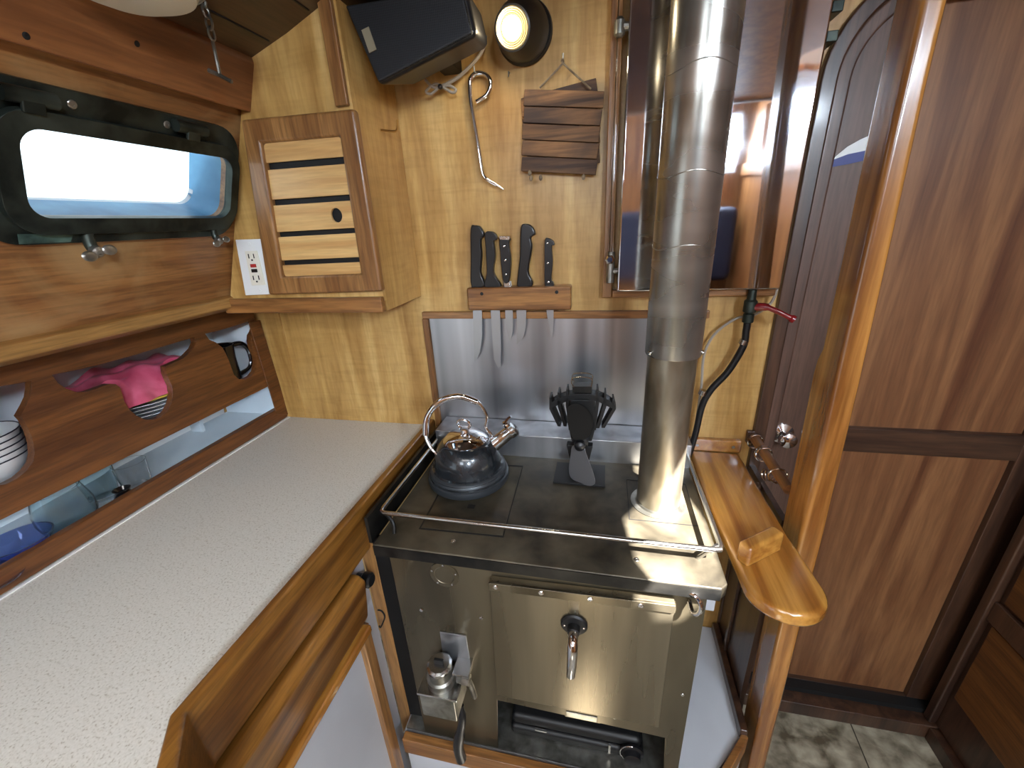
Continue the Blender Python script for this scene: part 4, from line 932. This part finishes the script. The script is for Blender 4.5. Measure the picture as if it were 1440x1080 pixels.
# ================================================================== SHELF, POST, ROD
SHZ = .905
sh = thing('side_shelf', 'varnished honey-coloured shelf with a rounded end right of the stove', 'shelf', (.29, -.2, SHZ-.028))
so = [V(.226,-.010,0), V(.229,-.20,0), V(.240,-.40,0)]
cc = V(.300,-.425,0); rr = .060
so += [cc+V(rr*math.cos(a), rr*math.sin(a), 0) for a in [PI+.10+(PI-.1)*k/16 for k in range(17)]]
so += [V(.352,-.31,0), V(.345,-.010,0)]
obj('shelf_board', B().prism([V(p.x, p.y, SHZ-.028) for p in so], (0,0,.028)), 'honeyY', sh, bev=.010, ang=50)
bk = [at(1050,800,Z=SHZ), at(1112,768,Z=SHZ)]
d_ = (bk[1]-bk[0]).normalized(); nrm = V(-d_.y, d_.x, 0)
q0, q1 = bk[0], bk[0]+d_*.088
obj('stop_block', B().prism([V(p.x, p.y, SHZ) for p in (q0-nrm*.001, q1-nrm*.001, q1+nrm*.024, q0+nrm*.024)], (0,0,.042)), 'honeyY', sh, bev=.007)
ck = obj('wall_cleat', B().box(.224, .346, -.016, -.001, SHZ+.0005, SHZ+.034), 'honeyY', sh, bev=.003)
for x in (.244, .328): disc_screw(ck, V(x, -.016, SHZ+.017), (0,-1,0), .004, 'dullsteel')
ps = thing('grab_post', 'tall varnished wooden post beside the door, standing at the shelf', 'post', (.385, -.27, 0))
def pxx(z): return .352+(1.72-z)*.026
def pww(z): return .028 if z > 1.6 else .028+.010*min(1, (1.6-z)/.5)
rows = []
for z, yb in ((.0,-.222), (.6,-.222), (.84,-.222), (.90,-.222), (1.20,-.222), (1.225,-.226), (1.245,-.236), (1.4,-.238), (1.6,-.238), (1.93,-.238)):
    x = pxx(z); rows.append([V(x, -.300, z), V(x+pww(z), -.300, z), V(x+pww(z), yb, z), V(x, yb, z)])
obj('post_shaft', B().quadring(rows), 'honeyZ', ps, bev=.008, ang=50)
pz = .95
rod0, rod1 = V(.372, -.004, pz), V(.372, -.225, pz)
rr_ = thing('ring_rod', 'round wooden rod strung with chrome rings between wall and post', 'rod', (.37, -.12, pz-.01))
obj('rod', B().tube([rod0, rod0.lerp(rod1, .5), rod1], .011, 16), 'teakY', rr_)
obj('end_socket', B().box(.356, .388, -.012, -.001, pz-.016, pz+.016), 'mahogdark', rr_, bev=.002)
ring0 = None
for k, (y, tiltz, lab) in enumerate([(-.022, .2, 'chrome ring on the wooden rod nearest the wall'), (-.075, .25, 'chrome ring in the middle of the rod, left of a close pair'), (-.084, .1, 'chrome ring of the close pair, on the post side'), (-.170, -.15, 'chrome ring on the rod nearest the post')]):
    if ring0 is None:
        ring0 = thing('curtain_ring', lab, 'ring', (.372, y, pz-.006), 'chrome rings on the wooden rod')
        obj('ring_hoop', B().tube([V(.372+.0175*math.cos(a), y, pz-.005+.0175*math.sin(a)) for a in [2*PI*i/28 for i in range(28)]], .0021, 8, loop=True), 'chrome', ring0)
        if 0: obj('ring_eye', B().tube([V(.372-.012+.007*math.cos(a), y+.004*math.sin(a), pz-.030+.007*math.sin(a)) for a in [2*PI*i/16 for i in range(16)]], .0018, 8, loop=True), 'chrome', ring0)
        ring0.rotation_euler = (0, 0, tiltz)
    else: dup(ring0, (.372, y, pz-.006), rot=(0, 0, tiltz), label=lab)
# coil of little rings hanging below the rod
p = at(1078, 665, Y=-.06)
hk = thing('door_hook', 'small chrome double hook low beside the rod', 'hook', p)
for k in range(3): obj('hook_loop', B().tube([p+V(k*.007-.008, 0, .010), p+V(k*.007-.014, -.010, .004), p+V(k*.007-.012, -.014, -.008), p+V(k*.007, -.010, -.014), p+V(k*.007+.010, 0, -.010)], .002, 8, smooth=5), 'chrome', hk)
# lower partition between wall and post
struct('trim_22', B().box(.374, .386, -.222, -.001, 0, .872), 'mahogdark')
struct('trim_23', B().box(.366, .374, -.10, -.085, .30, .872), 'mahogX', bev=.002)

# ================================================================== CEILING THINGS
p = at(176, -40, Y=-.47)
lamp = thing('ceiling_lamp', 'white round ceiling lamp cut by the top edge of the picture', 'lamp', (p.x, p.y, p.z))
b = B().lathe([(.001, -.030), (.040, -.028), (.066, -.018), (.078, .0), (.078, .02)], p, seg=48)
obj('lamp_dome', b, 'cream', lamp)
obj('lamp_rim', B().lathe([(.079, -.006), (.082, -.004), (.082, .012), (.079, .014)], p, seg=48, caps=False), 'plate', lamp)
c0 = at(281, -8, Y=-.335)
ch = thing('hanging_chain', 'short steel chain with a T-bar hook hanging from the ceiling', 'chain', at(300, 110, Y=-.335))
pp = [at(u, v, Y=-.335) for u, v in [(281,-8),(287,8),(292,24),(296,40),(299,55)]]
for k in range(len(pp)-1):
    a, b2 = pp[k], pp[k+1]; d_ = (b2-a); L = d_.length; d_ = d_.normalized(); sdv = V(1,0,0) if k % 2 == 0 else V(0,1,0); sdv = (sdv-d_*sdv.dot(d_)).normalized()
    mid = (a+b2)/2
    obj('chain_link', B().tube([mid+d_*(L*.62*math.cos(t_))+sdv*(.0055*math.sin(t_)) for t_ in [2*PI*i/18 for i in range(18)]], .0018, 8, loop=True), 'dullsteel', ch)
q0, q1 = at(299,58,Y=-.335), at(309,104,Y=-.335)
obj('rod', B().tube([q0, q1], .0025, 8), 'dullsteel', ch)
obj('t_bar', B().tube([at(294,99,Y=-.335), at(309,106,Y=-.335), at(326,115,Y=-.335)], [.0035,.0028,.0028], 8), 'dullsteel', ch)
obj('ceiling_eye', B().lathe([(.014, 0), (.014, .010), (.006, .014), (.004, .03)], c0+V(-.001,0,.0), (0,0,1), 16), 'blackm', ch)
